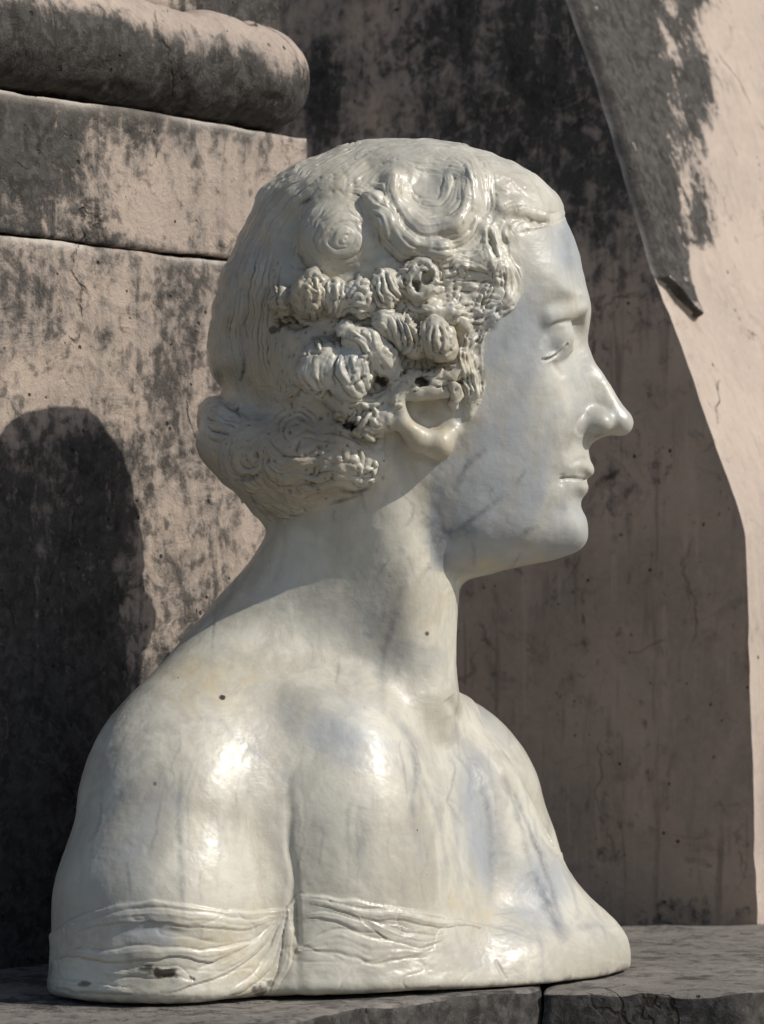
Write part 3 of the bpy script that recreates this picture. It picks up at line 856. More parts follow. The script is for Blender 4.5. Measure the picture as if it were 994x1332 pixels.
def stone_mat(name, light, mid, dark, thr=0.5, soft=0.10, crust_shade=(0.0150, 0.0148, 0.0145), attr=True, rough=0.9, fine=1.0, streak=1.0, seed=0.0, crack=.75):
    """weathered limestone: rosy body, soot-black lichen and painted shade, speckles, streaks, hairline cracks."""
    m, nt, b = new_mat(name, rough); k = NT(nt); b.inputs['Specular IOR Level'].default_value = .18
    c = k.coord(loc=(seed, seed * .7, -seed)); cs = k.coord((1, 1, 0.28), (seed, 0, seed))
    n1 = k.noise(c, 9, 8, .62, .5); n2 = k.noise(cs, 38, 8, .66, .8); n3 = k.noise(c, 170, 5, .7); n4 = k.noise(c, 24, 10, .72, 1.2)
    n5 = k.noise(c, 620, 2, .6)
    col = k.mix(k.ramp(n1, .35, .65), light, mid)
    col = k.mix(k.math('MULTIPLY', k.ramp(n4, .52, .68), .55), col, dark)
    col = k.mix(k.math('MULTIPLY', k.ramp(n3, .35, .75), .30), col, (light[0] * 1.25, light[1] * 1.25, light[2] * 1.2))
    # lichen, plus the shade painted through the attribute
    f = k.math('ADD', k.math('MULTIPLY', n2, .62), k.math('MULTIPLY', n4, .38))
    n6 = k.noise(c, 85, 6, .7, .4)
    f = k.math('ADD', f, k.math('MULTIPLY', k.math('SUBTRACT', n3, .5), .30))
    f = k.math('ADD', f, k.math('MULTIPLY', k.math('SUBTRACT', n6, .5), .36))
    if attr: f = k.math('ADD', f, k.attr('crust_shade'))
    drip = k.noise(k.coord((1, 1, .10), (seed, 1, 0)), 95, 4, .6, .3)
    col = k.mix(k.math('MULTIPLY', k.ramp(drip, .54, .72), .38 * streak), col, dark)
    col = k.mix(k.math('MULTIPLY', k.ramp(drip, .44, .30), .25 * streak), col, (light[0] * 1.2, light[1] * 1.2, light[2] * 1.2))
    mask = k.ramp(f, thr, thr + soft)
    fringe = k.math('MULTIPLY', k.ramp(f, thr - .16, thr + .02), k.ramp(n6, .50, .60))
    col = k.mix(k.math('MULTIPLY', k.ramp(f, thr - .13, thr + .05), .62), col, (.165, .15, .137))
    lich = k.mix(k.ramp(n6, .38, .62), crust_shade, (crust_shade[0] * 4.4, crust_shade[1] * 4.2, crust_shade[2] * 4.0))
    lich = k.mix(k.math('MULTIPLY', k.ramp(n3, .50, .62), .5), lich, (.115, .108, .10))
    lich = k.mix(k.math('MULTIPLY', k.ramp(n4, .50, .66), .45), lich, (crust_shade[0] * .5, crust_shade[1] * .5, crust_shade[2] * .5))
    col = k.mix(k.math('MULTIPLY', fringe, .62), col, (.115, .098, .085))
    col = k.mix(k.math('MULTIPLY', mask, .90), col, lich)
    # black pits
    v = k.vor(c, 95, 'F1'); sel = k.noise(c, 60, 3)
    pit = k.math('MULTIPLY', k.ramp(v, .16, .10), k.ramp(sel, .55, .60))
    col = k.mix(k.math('MULTIPLY', pit, .85), col, (.03, .024, .018))
    # hairline cracks
    cw = k.noise(c, 14, 5, .6)
    warp = k.n('ShaderNodeVectorMath', operation='MULTIPLY_ADD')
    nz = k.n('ShaderNodeTexNoise'); nz.inputs['Scale'].default_value = 16; nz.inputs['Detail'].default_value = 5; k.l(c, nz.inputs['Vector'])
    k.l(nz.outputs['Color'], warp.inputs[0]); warp.inputs[1].default_value = (.07, .07, .07); k.l(k.coord((1, 1, .5), (seed, 0, 0)), warp.inputs[2])
    cr = k.math('MULTIPLY', k.ramp(k.vor(warp.outputs[0], 7.5), .010, .002), k.ramp(cw, .50, .62))
    col = k.mix(k.math('MULTIPLY', cr, crack), col, (.035, .026, .02))
    if attr:
        col = k.mix(k.attr('wear'), col, (.62, .56, .50))
    k.l(col, b.inputs['Base Color'])
    h = k.math('ADD', k.math('MULTIPLY', n4, .8), k.math('ADD', k.math('MULTIPLY', n3, .35), k.math('MULTIPLY', n5, .12)))
    h = k.math('SUBTRACT', h, k.math('MULTIPLY', pit, .8)); h = k.math('SUBTRACT', h, k.math('MULTIPLY', cr, crack))
    h = k.math('ADD', h, k.math('MULTIPLY', mask, .12))
    k.bump(h, .75 * fine, .0035, b)
    return m

ROSE, ROSE2, ROSED = (.46, .37, .305), (.38, .315, .27), (.22, .185, .16)
M_wall = stone_mat('rosy_limestone', ROSE, ROSE2, ROSED, .525, .15, fine=1.3)
M_butt = stone_mat('rosy_limestone_smooth', (.48, .395, .33), (.42, .345, .295), (.31, .255, .22), .60, .07, fine=.6, seed=3.1)
M_led = stone_mat('sooty_limestone', (.25, .225, .20), (.185, .165, .145), (.09, .083, .075), .50, .14, seed=5.3)

# ---- a grid patch: rows x cols of points -> quads
def grid_faces(nr, nc, off=0, flip=False):
    i = np.arange(nr - 1)[:, None] * nc + np.arange(nc - 1)[None] + off
    q = np.stack([i, i + 1, i + nc + 1, i + nc], -1).reshape(-1, 4)
    return q[:, ::-1] if flip else q
def box_stone(name, o, ax, size, res, mat, parent, amp=.0012, bev=.004, kind=None, crustf=None, seed=0, wearf=None):
    """a worn block: origin corner o, axes ax (3 unit vectors), size along each; surface densely gridded, arrises worn."""
    Vs, Fs, off = [], [], 0
    ax = np.array(ax, float)
    n = [max(2, int(size[k] / res) + 1) for k in range(3)]
    key = {}
    for k in range(3):
        a, b = (k + 1) % 3, (k + 2) % 3
        for side in (0, 1):
            A, B = np.meshgrid(np.linspace(0, size[a], n[a]), np.linspace(0, size[b], n[b]), indexing='ij')
            P = np.zeros(A.shape + (3,)); P[..., a] = A; P[..., b] = B; P[..., k] = side * size[k]
            Vs.append(P.reshape(-1, 3)); Fs.append(grid_faces(n[a], n[b], off, flip=(side == 0))); off += A.size
    L = np.vstack(Vs); Fq = np.vstack(Fs)
    q = np.round(L * 1e5).astype(np.int64)
    kk = (q[:, 0] * 4000003 + q[:, 1]) * 4000003 + q[:, 2]
    u, first, inv = np.unique(kk, return_index=True, return_inverse=True)
    L = L[first]; Fq = inv[Fq]
    # rounding: pull points near arrises to a rounded box, radius varying with noise
    half = np.array(size) / 2
    C = L - half
    W0 = np.array(o) + L @ ax
    r = bev * (0.6 + 3.2 * np.clip(fbm(W0, .03, 4, 61 + seed) + .05, 0, 1.2))
    inn = np.clip(C, -(half - r[:, None]), half - r[:, None])
    dv = C - inn; dn = np.linalg.norm(dv, axis=1)
    C = inn + dv / np.maximum(dn, 1e-9)[:, None] * np.minimum(dn, r)[:, None]
    Nn = dv / np.maximum(dn, 1e-9)[:, None]
    L2 = C + half
    W = np.array(o) + L2 @ ax
    Nw = Nn @ ax
    W = W + Nw * (amp * (1.6 * fbm(W, .05, 3, 71 + seed) + .7 * fbm(W, .012, 3, 75 + seed)))[:, None]
    cr = crustf(W, L2) if crustf else np.zeros(len(W))
    wear = wearf(W, L2) if wearf else np.zeros(len(W))
    o_ = mesh_obj(name, W, Fq, mat, parent, attrs={'crust_shade': cr, 'wear': wear})
    if kind: tag(o_, kind=kind)
    return o_

def X_(u, d): return (u - 497) * d / FPX
def Z_(v, d): return EYE - (v - HOR) * d / FPX
# ------------------------------------------------------------------ left wall
WD = WALL_D
p400 = np.array([X_(400, WD), WD - CAM_D, 0]); p0 = np.array([X_(0, WD * .906), WD * .906 - CAM_D, 0])
wr = (p400 - p0) / np.linalg.norm(p400 - p0)          # along the wall, receding to the right
wn = np.array([wr[1], -wr[0], 0])                     # towards viewer and right
up = np.array([0, 0, 1.0])
zJ1 = Z_(178, WD); zJ2 = Z_(340, WD * .978)
def uv_of(W):
    d = W[:, 1] + CAM_D
    return 497 + W[:, 0] * FPX / d, HOR - (W[:, 2] - EYE) * FPX / d
def blobs(a, z, L):
    """sum of soft-edged patches given in (along-wall metres, height metres, ra, rz, amount)."""
    r = np.zeros(len(a))
    for ca, cz, ra, rz, k in L:
        r += .62 * k * np.exp(-(((a - ca) / ra) ** 2 + ((z - cz) / rz) ** 2))
    return r
wall = empty('stone_wall', (float(p400[0]), float(p400[1]), 0))
tag(wall, 'rosy limestone wall of large blocks stained black with lichen under a rounded moulding, left of the bust', 'wall')
LW = float(np.linalg.norm(p400 - p0))
def wall_a(W): return LW + (W - p400) @ wr            # 0 at picture's left border, LW at the wall's right end
def crA(W, L):
    a = wall_a(W); z = W[:, 2]
    return -0.125 + .17 * sstep(.14, .03, a + .6 * (z - zJ2)) + blobs(a, z, [(.0, zJ1 - .02, .12, .045, .30), (.13, zJ1 - .003, .10, .022, .24), (.02, zJ1 - .05, .035, .04, .22),
        (.20, zJ1, .10, .008, .22), (.13, zJ2 + .004, .07, .008, .26), (.25, zJ2 + .004, .05, .008, .2), (.28, zJ1 - .01, .02, .02, .15)])
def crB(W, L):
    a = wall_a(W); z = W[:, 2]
    return -0.065 + .07 * sstep(.10, .16, a) + .24 * sstep(.135, .09, a) * sstep(zJ2 - .10, zJ2 - .15, z) + blobs(a, z, [(.02, zJ2 - .03, .045, .035, .30), (.14, zJ2 - .075, .02, .035, .28), (.13, zJ2 - .02, .02, .02, .15), (.22, zJ2 - .03, .05, .03, .16), (.06, zJ2 - .12, .03, .012, .22),  # crust patch at lower left also painted to deepen the head's shadow
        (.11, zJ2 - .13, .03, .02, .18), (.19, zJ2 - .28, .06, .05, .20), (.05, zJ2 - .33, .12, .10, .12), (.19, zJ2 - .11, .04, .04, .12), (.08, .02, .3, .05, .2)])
LEFT = .16
gap = .0007
def wear_top(W, L):
    z1 = L[:, 1].max()
    return np.clip(np.exp(-(z1 - L[:, 1]) / .0028) * np.exp(-(L[:, 2].max() - L[:, 2]) / .006) * (.7 + 1.5 * fbm(W, .03, 3, 33)), 0, .85)
def wbox(name, a0, a1, z0, z1, setback, thick, crf, seed, res=.0034, bev=.0018):
    o = p400 + wr * (a0 - LW) - wn * (setback + thick) + up * z0
    return box_stone(name, o, (wr, up * 1.0, wn), (a1 - a0, z1 - z0, thick), res, M_wall, wall, bev=bev, crustf=crf, seed=seed, wearf=wear_top)
# axes must be right-handed: wr x up = wn
wbox('stone_block', -LEFT, LW, zJ2 + gap, zJ1 - gap, 0.0, .20, crA, 1)
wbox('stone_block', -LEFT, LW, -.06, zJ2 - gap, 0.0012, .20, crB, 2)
wbox('stone_block', -LEFT, LW - .085, zJ1 + .069, zJ1 + .30, 0.018, .18, lambda W, L: -.02 + 0 * W[:, 0], 3, res=.006)
# recessed mortar core so the joints read as thin dark lines
wbox('mortar', -LEFT, LW - .003, -.05, zJ1 + .29, 0.020, .15, lambda W, L: .2 + 0 * W[:, 0], 4, res=.02)
# rounded moulding with a returned end
def moulding():
    r = .0345; zc = zJ1 + .0015 + r; rc = .030
    path, nor = [], []
    a_end = LW - .012 - rc
    for t in np.linspace(-LEFT, a_end, 110): path.append(p400 + wr * (t - LW) - wn * .012); nor.append(wn)
    c = p400 + wr * (a_end - LW) - wn * (.012 + rc)
    for th in np.linspace(0, math.pi / 2, 16)[1:]:
        dd = wn * math.cos(th) + wr * math.sin(th)
        path.append(c + dd * rc); nor.append(dd)
    e = path[-1]
    for t in np.linspace(0, .15, 20)[1:]: path.append(e - wn * t); nor.append(wr)
    path = np.array(path); nor = np.array(nor)
    ph = np.linspace(-math.pi / 2, math.pi / 2, 40)
    P = path[:, None] + nor[:, None] * (np.cos(ph)[None, :, None] * r * .92) + up * (np.sin(ph)[None, :, None] * r) + up * zc
    back = path - nor * .02
    P = np.concatenate([(back + up * (zc - r))[:, None], P, (back + up * (zc + r))[:, None]], 1)
    nr, nc = P.shape[:2]
    W = P.reshape(-1, 3); Fq = grid_faces(nr, nc)
    Nn = vnormals(W, Fq)
    if (Nn[: nc * 50] @ wn).mean() < 0: Fq = Fq[:, ::-1]; Nn = -Nn
    W = W + Nn * (.0034 * fbm(W, .05, 4, 81) + .0011 * fbm(W, .014, 3, 85) - .002 * sstep(.25, .5, fbm(W, .03, 2, 88)))[:, None]
    z = W[:, 2]; a = wall_a(W)
    cr = .09 + .22 * sstep(zc + .016, zc - .016, z) - .30 * sstep(zc + .006, zc + .03, z) + blobs(a, z, [(.02, zc, .1, .05, .14), (.245, zc + .005, .04, .03, -.30), (.17, zc + .02, .06, .02, -.14), (.145, zc - .0, .012, .012, -.2), (LW - .01, zc - .012, .02, .02, .3)])  # last blob paints shade onto the moulding's end
    return mesh_obj('moulding', W, Fq, M_wall, wall, attrs={'crust_shade': cr, 'wear': 0 * z})
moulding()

# ------------------------------------------------------------------ scroll buttress on the right
A_DEG = FACE_A
ca, sa = math.cos(math.radians(A_DEG)), math.sin(math.radians(A_DEG))
DB = EYE * FPX / 400.0
Cc = np.array([X_(985, DB), DB - CAM_D, 0]); td = np.array([-sa, ca, 0]); ed = np.array([ca, sa, 0]); n2 = np.array([sa, -ca, 0])
def on_face(u, v):
    k = (u - 497) / FPX
    s = (Cc[0] - k * (CAM_D + Cc[1])) / (k * td[1] - td[0])
    d = CAM_D + Cc[1] + td[1] * s
    return s, Z_(v, d)
ar_px = [(668, -220), (700, -110), (735, 0), (752, 48), (770, 98), (787, 148), (803, 203), (818, 256), (832, 306), (843, 343), (850, 362), (857, 374), (860, 388), (868, 404), (882, 440), (900, 490), (918, 542), (936, 596), (955, 648), (969, 690), (973, 760), (975, 850), (978, 950), (982, 1060), (985, 1140), (986, 1200), (987, 1330)]
AR = np.array([on_face(u, v) for u, v in ar_px])[::-1]        # ascending z
zt = np.arange(-.12, .79, .0025)
s_tr = np.interp(zt, AR[:, 1], AR[:, 0])
kk_ = np.exp(-0.5 * (np.arange(-30, 31) / 14.0) ** 2); kk_ /= kk_.sum()
s_sm = np.convolve(np.pad(s_tr, 30, mode='edge'), kk_, 'valid')
k3 = np.exp(-0.5 * (np.arange(-4, 5) / 1.2) ** 2); k3 /= k3.sum()
s_tr = np.convolve(np.pad(s_tr, 4, mode='edge'), k3, 'valid')
zu = zt
zl0 = on_face(850, 362)[1]
zt = np.r_[np.arange(-.12, zl0 - .035, .0025), np.arange(zl0 - .035, zl0 + .035, .0008), np.arange(zl0 + .035, .79, .0025)]
s_tr = np.interp(zt, zu, s_tr); s_sm = np.interp(zt, zu, s_sm)
buttress = empty('scroll_buttress', (float(Cc[0]), float(Cc[1]), 0))
tag(buttress, 'tall curved stone buttress behind the bust with shaded side and sunlit rosy front', 'buttress')
def build_buttress():
    zl = on_face(850, 362)[1]
    Ls = np.r_[np.linspace(0, .012, 8), np.arange(.0128, .09, .0008), np.linspace(.092, .13, 14), np.linspace(.14, .5, 20)]
    Z, L = np.meshgrid(zt, Ls, indexing='ij')
    # the lip of the upper slab droops to a tongue and dies out to the right
    drop = .024 * sstep(0, .040, L) - .05 * sstep(.042, .075, L)
    zz = Z + drop
    m = sstep(.0, .05, L)
    s = np.interp(Z, zt, s_tr) * (1 - m) + np.interp(Z, zt, s_sm) * m
    # away from the notch follow the plain profile
    P = Cc + td * s[..., None] + ed * L[..., None] + up * Z[..., None]
    W = P.reshape(-1, 3); nr, nc = P.shape[:2]
    Fq = grid_faces(nr, nc); Nn = vnormals(W, Fq)
    if (Nn @ n2).mean() < 0: Fq = Fq[:, ::-1]; Nn = -Nn
    e = np.exp(-L.ravel() / .004)
    W = W + Nn * (.0018 * fbm(W, .06, 3, 91) + .0007 * fbm(W, .014, 3, 95))[:, None]
    lip = (sstep(-.0015, .0015, zz - zl) * sstep(.052, .034, L) * sstep(.0, .004, L)).ravel()
    W = W + n2[None] * (.010 * lip)[:, None]
    W = W + (-n2 * 1.0 + ed)[None] * (e * .0022 * np.clip(fbm(W, .022, 3, 97) + .1, 0, 1))[:, None]
    zr = Z.ravel(); Lr = L.ravel()
    cr = -.12 + blobs(Lr, zr, []) + np.where(zr > zl - .03, 1, 0) * 0
    upz = sstep(-.004, .008, (Z + drop - zl)).ravel() * sstep(940, 900, uv_of(W)[0] + 10 * np.sin(zr * 60))
    fade = 1 - .75 * sstep(zl + .20, zl + .32, zr) * 0
    cr = cr + .40 * upz * fade - .16 * np.exp(-((uv_of(W)[0] - 868 - (uv_of(W)[1]) * .10) / 14) ** 2) * (zr > zl)
    cr = cr + .6 * (sstep(.012, .003, np.abs((Z + drop - zl).ravel())) * lip * (lip < .97))  # dark band paints the shade beneath the slab's lip
    wear = np.exp(-Lr / .0014) * (zr > zl - .002) * (.45 + .5 * fbm(W, .03, 2, 99)) + .30 * np.exp(-Lr / .003) * (zr <= zl - .002)
    front = mesh_obj('front_face', W, Fq, M_butt, buttress, attrs={'crust_shade': cr, 'wear': np.clip(wear, 0, .8)})
    # side face, sharing the arris line
    ar = W.reshape(nr, nc, 3)[:, 0]
    t = np.r_[np.linspace(0, .02, 5), np.linspace(.026, .9, 150)]
    P2 = ar[:, None] + td * t[None, :, None]
    W2 = P2.reshape(-1, 3); F2 = grid_faces(nr, len(t))
    N2 = vnormals(W2, F2)
    if (N2 @ -ed).mean() < 0: F2 = F2[:, ::-1]; N2 = -N2
    tt = np.tile(t, nr)
    W2 = W2 - ed[None] * ((.0022 * fbm(W2, .07, 3, 101) + .0007 * fbm(W2, .015, 3, 105)) * sstep(0, .01, tt))[:, None]
    u, v = uv_of(W2)
    cr2 = -.09 + .11 * sstep(520, 120, v) + .13 * sstep(460, 200, v) * sstep(480, 600, u) + .14 * sstep(1150, 1195, v) + .26 * np.exp(-((u - 412) / 28) ** 2 - ((v - 120) / 90) ** 2) - .05 * sstep(700, 900, v)  # upper-left blob paints the shaded gap beside the moulding
    mesh_obj('side_face', W2, F2, M_side, buttress, attrs={'crust_shade': cr2, 'wear': 0 * cr2})
M_side = stone_mat('brown_limestone', (.50, .385, .30), (.37, .295, .235), (.21, .17, .14), .555, .14, seed=7.7, fine=.9, crack=.3, streak=1.7)
build_buttress()

# ------------------------------------------------------------------ ledge
ledge = empty('ledge', (0, 0, 0)); tag(ledge, kind='structure')
yb = DB - CAM_D
def slab(name, poly, z0, z1, mat, seed, res=.0045, crf=None, amp=.0018):
    """prism over a convex polygon (x, y) with gridded top and worn edge."""
    P = np.array(poly); c = P.mean(0)
    per = resample(np.vstack([P, P[:1]]), 260)[:-1]
    dirs = per - c
    rr = np.r_[np.linspace(.02, .96, 60), .975, .985, .992, .997, 1.0]
    rings = [np.c_[c + dirs * q, np.full(len(per), z1)] for q in rr]
    for k, dz in enumerate((.0012, .003, .006, .01, .016, .024, .034, .05, z1 - z0)):
        rings.append(np.c_[c + dirs * (1 + .0), np.full(len(per), z1 - dz)])
    W = np.vstack(rings); n = len(per); nr = len(rings)
    i = np.arange(nr - 1)[:, None] * n; j = np.arange(n)[None]
    Fq = np.stack([i + j, i + (j + 1) % n, i + n + (j + 1) % n, i + n + j], -1).reshape(-1, 4)
    Nn = vnormals(W, Fq)
    if Nn[:n * 20, 2].mean() < 0: Fq = Fq[:, ::-1]; Nn = -Nn
    dist = np.repeat(np.r_[rr, np.ones(9)], n)
    W = W + Nn * (amp * (1.3 * fbm(W, .04, 4, seed) + .6 * fbm(W, .010, 3, seed + 5)))[:, None] * np.where(Nn[:, 2] > .9, .55, 1.6)[:, None]
    edge = np.exp(-(1 - dist) / .012) * (np.abs(W[:, 2] - z1) < .012)
    W[:, 2] -= edge * .006 * np.clip(fbm(W, .03, 3, seed + 9) + .35, 0, 1.3)
    cr = (crf(W, Nn) if crf else 0 * edge) + .0
    return mesh_obj(name, W, Fq, mat, ledge, attrs={'crust_shade': cr, 'wear': .0 * edge})
def Lp(u, v, z=0.0):
    d = (EYE - z) * FPX / (v - HOR)
    return (X_(u, d), d - CAM_D)
def crust_side(W, Nn):
    return np.where(Nn[:, 2] < .6, .45, -0.03) + .12 * fbm(W * np.array([.4, 1, 1]), .05, 3, 5)
def crust_left(W, Nn):
    return np.where(Nn[:, 2] < .6, .26, 0.02) + .16 * fbm(W * np.array([.4, 1, 1]), .05, 3, 5)
a_, b_ = Lp(706, 1286), Lp(966, 1288)
slab('ledge_stone', [(a_[0], a_[1]), (b_[0], b_[1]), (b_[0] + .05, b_[1] + .06), (.5, .05), (.5, yb), (a_[0] + .03, yb)], -.25, -.0015, M_led, 11, crf=crust_side)
c1, c2, c3 = Lp(702, 1285), Lp(480, 1309), Lp(300, 1345)
slab('ledge_stone', [c1, (a_[0] + .026, yb), (-.42, yb), (-.45, -.30), (c3[0] - .1, -.27), c3, c2], -.25, 0, M_led, 12, crf=crust_left)
gr = mesh_obj('ground', np.array([(-200, -200, -1.0), (200, -200, -1.0), (200, 200, -1.0), (-200, 200, -1.0)], float), np.array([[0, 1, 2, 3]]), stone_mat('pale_gravel', (.30, .27, .23), (.25, .22, .19), (.2, .18, .15), 2.0, .1, attr=False), smooth=False)
tag(gr, kind='structure')
print('env', round(time.time() - T0, 1))
# ------------------------------------------------------------------ the bust
N = vnormals(V, F)
U0, V0 = proj(V); Uh, Vh = proj(V, True)
def gb(cx, cy, rx, ry, k=1.0):
    return k * np.exp(-(((U0 - cx) / rx) ** 2 + ((V0 - cy) / ry) ** 2))
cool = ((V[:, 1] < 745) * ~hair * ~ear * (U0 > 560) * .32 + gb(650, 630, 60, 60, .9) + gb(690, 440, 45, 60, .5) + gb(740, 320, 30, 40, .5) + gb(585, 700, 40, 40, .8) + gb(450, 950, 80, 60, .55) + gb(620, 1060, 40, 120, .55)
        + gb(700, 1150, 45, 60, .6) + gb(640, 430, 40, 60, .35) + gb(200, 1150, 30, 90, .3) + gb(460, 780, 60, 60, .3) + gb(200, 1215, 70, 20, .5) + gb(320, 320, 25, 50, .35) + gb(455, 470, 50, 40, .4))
warm = (gb(270, 880, 90, 50, .5) + gb(560, 570, 60, 40, .5) + gb(570, 450, 50, 50, .5) + gb(410, 380, 40, 30, .6) + gb(330, 500, 50, 60, .5) + gb(560, 800, 30, 70, .35) + gb(660, 735, 80, 14, .7)
        + gb(620, 1180, 60, 40, .45) + gb(300, 1240, 120, 60, .4) + gb(500, 240, 120, 60, .25) + gb(260, 1050, 20, 120, .25))
back_shade = (gb(330, 430, 70, 130, .75) + gb(370, 610, 120, 60, 1.0) + gb(400, 430, 70, 40, .4) + gb(430, 555, 60, 30, .5)) * (V[:, 1] < 700)  # brown tint paints shade on the nape and back of the head
vein = np.zeros(len(V)); stain = np.zeros(len(V))
KV = Carver(U0, V0, N[:, 2] > -.2)
def streak_line(arr, pts, w, k, wob=2.0):
    P = resample(crom(pts, 6), 24)
    P = P + np.stack([vnoise(P * 1.0, 14, 2), vnoise(P * 1.0, 14, 3)], 1) * wob
    i = KV.near(P, w * 4)
    if len(i) == 0: return
    w = w * (1.4 if arr is vein else 1.0)
    d, t = pdist(U0[i], V0[i], P)
    ww = w * (.5 + .9 * (vnoise(np.stack([t * 9, t * 0 + w * 7], 1), 1, 1) * .5 + .5))
    arr[i] = np.maximum(arr[i], k * np.exp(-(d / ww) ** 2) * np.clip(np.sin(np.pi * t), 0, 1) ** .4 * (.75 + .25 * vnoise(np.stack([t * 14, t * 0 + 3], 1), 1, 2)))
for pts, w, k in (([(634, 584), (614, 600), (598, 622), (593, 642)], 3.2, .8), ([(566, 696), (600, 686), (625, 666), (655, 645)], 3.5, .9), ([(675, 702), (688, 688), (700, 684)], 3, .6),
                  ([(552, 672), (568, 702), (580, 745)], 9, .8), ([(556, 688), (590, 692), (622, 690)], 6, .8), ([(566, 600), (574, 640), (566, 680)], 7, .35), ([(655, 1010), (690, 1080), (715, 1150), (738, 1225)], 3, .8), ([(530, 735), (516, 790), (502, 840), (496, 900), (502, 932)], 4, .6), ([(505, 925), (535, 965), (542, 1010), (536, 1050), (542, 1100)], 4, .65),
                  ([(455, 1040), (452, 1080), (456, 1110)], 3, .45), ([(655, 1010), (680, 1080), (690, 1130)], 3, .6), ([(690, 1130), (712, 1175), (738, 1225)], 6, 1.0), ([(600, 960), (628, 1030), (640, 1100), (636, 1170)], 5, .6),
                  ([(238, 1000), (233, 1060), (236, 1130), (238, 1200)], 3, .6), ([(280, 1040), (284, 1090), (280, 1150)], 2.4, .3), ([(700, 430), (690, 480), (676, 520)], 10, .3), ([(640, 470), (660, 440), (680, 425)], 8, .3),
                  ([(732, 296), (738, 320), (742, 350)], 4, .35), ([(376, 980), (374, 1040), (380, 1110)], 4, .4), ([(366, 880), (376, 920), (380, 960)], 10, .3), ([(575, 1000), (570, 1060), (580, 1120), (578, 1160)], 4, .45),
                  ([(350, 920), (330, 980), (320, 1050)], 6, .25), ([(166, 1120), (168, 1140), (170, 1160)], 2, .6)):
    streak_line(vein, pts, w, k)
for _ in range(34):      # thin drips and veins that wander down the chest and arm
    x, y = rng.uniform(110, 720), rng.uniform(930, 1080)
    L_ = rng.uniform(50, 150)
    dx = (x - 400) / 320 * L_ * .35
    p = [(x, y), (x + dx * .4 + rng.normal(0, 4), y + L_ * .35), (x + dx * .7 + rng.normal(0, 5), y + L_ * .7), (x + dx, y + L_)]
    streak_line(vein, p, rng.uniform(1.2, 2.0), rng.uniform(.2, .5), 3.0)
for _ in range(22):
    x, y = rng.uniform(400, 700), rng.uniform(600, 900)
    a = rng.uniform(-2.2, -.6); L_ = rng.uniform(15, 50)
    streak_line(vein, [(x, y), (x + L_ * .5 * math.cos(a) + rng.normal(0, 3), y - L_ * .5 * math.sin(a)), (x + L_ * math.cos(a), y - L_ * math.sin(a))], rng.uniform(1.3, 2.2), rng.uniform(.25, .6), 2.0)
for x, y, rx, ry, k in ((208, 1266, 22, 7, 1.0), (190, 1260, 10, 5, .9), (110, 1279, 12, 5, .7), (338, 1289, 9, 8, .8), (352, 1280, 5, 4, .6), (62, 1266, 5, 20, .4), (289, 907, 3.5, 3, 1), (556, 824, 2.5, 2.5, .9), (474, 920, 3, 3, .9),
                        (202, 1020, 2.5, 3, .7), (372, 420, 16, 9, .95), (358, 428, 8, 6, .8), (430, 440, 30, 4, .5), (457, 554, 12, 7, .9), (498, 496, 9, 6, .95), (549, 492, 14, 6, .6), (600, 1255, 40, 3, 0)):
    q = ((U0 - x) / rx) ** 2 + ((V0 - y) / ry) ** 2
    i = np.nonzero((q < 9) & (N[:, 2] > -.2))[0]
    if len(i): stain[i] = np.maximum(stain[i], k * sstep(1.3, .3, q[i] + 1.9 * fbm(V[i], 9, 4, 63)))
for pts, w, k in (([(313, 496), (317, 480), (316, 466)], 2.2, .9), ([(322, 440), (318, 420), (320, 400)], 1.6, .5), ([(461, 500), (468, 494), (474, 490)], 2, .95), ([(428, 505), (430, 512)], 2, .8), ([(385, 543), (392, 548), (398, 546)], 1.8, .6),
                  ([(440, 637), (460, 641), (484, 634)], 2.6, .8), ([(304, 624), (318, 625), (332, 623)], 2.2, .6), ([(384, 634), (398, 629), (412, 636)], 2, .5), ([(292, 530), (308, 536), (326, 546)], 2, .6), ([(325, 640), (333, 656), (344, 668)], 2, .5),
                  ([(386, 270), (397, 262), (408, 258)], 2, .6), ([(390, 330), (398, 348), (408, 358)], 2.4, .5), ([(504, 552), (508, 560)], 1.6, .8), ([(662, 290), (664, 300)], 2.2, .7), ([(660, 308), (662, 318)], 2.4, .8), ([(100, 1290), (240, 1296), (380, 1295)], 2, .5)):
    streak_line(stain, pts, w, k, .6)
foot = sstep(1256, 1270, V[:, 1]) * sstep(-.15, .35, fbm(V, 16, 4, 77))
stain = np.maximum(stain, .62 * foot * (N[:, 2] > -.5))
# dirt and painted shade where the carving is hollow (curvature of the carved surface)
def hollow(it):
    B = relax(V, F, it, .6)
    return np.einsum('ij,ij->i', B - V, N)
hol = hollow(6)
grime_shade = sstep(.12, 1.2, hol) * np.where(hair | ear, .95, .45)
head_zone = (~hair) & (~ear)

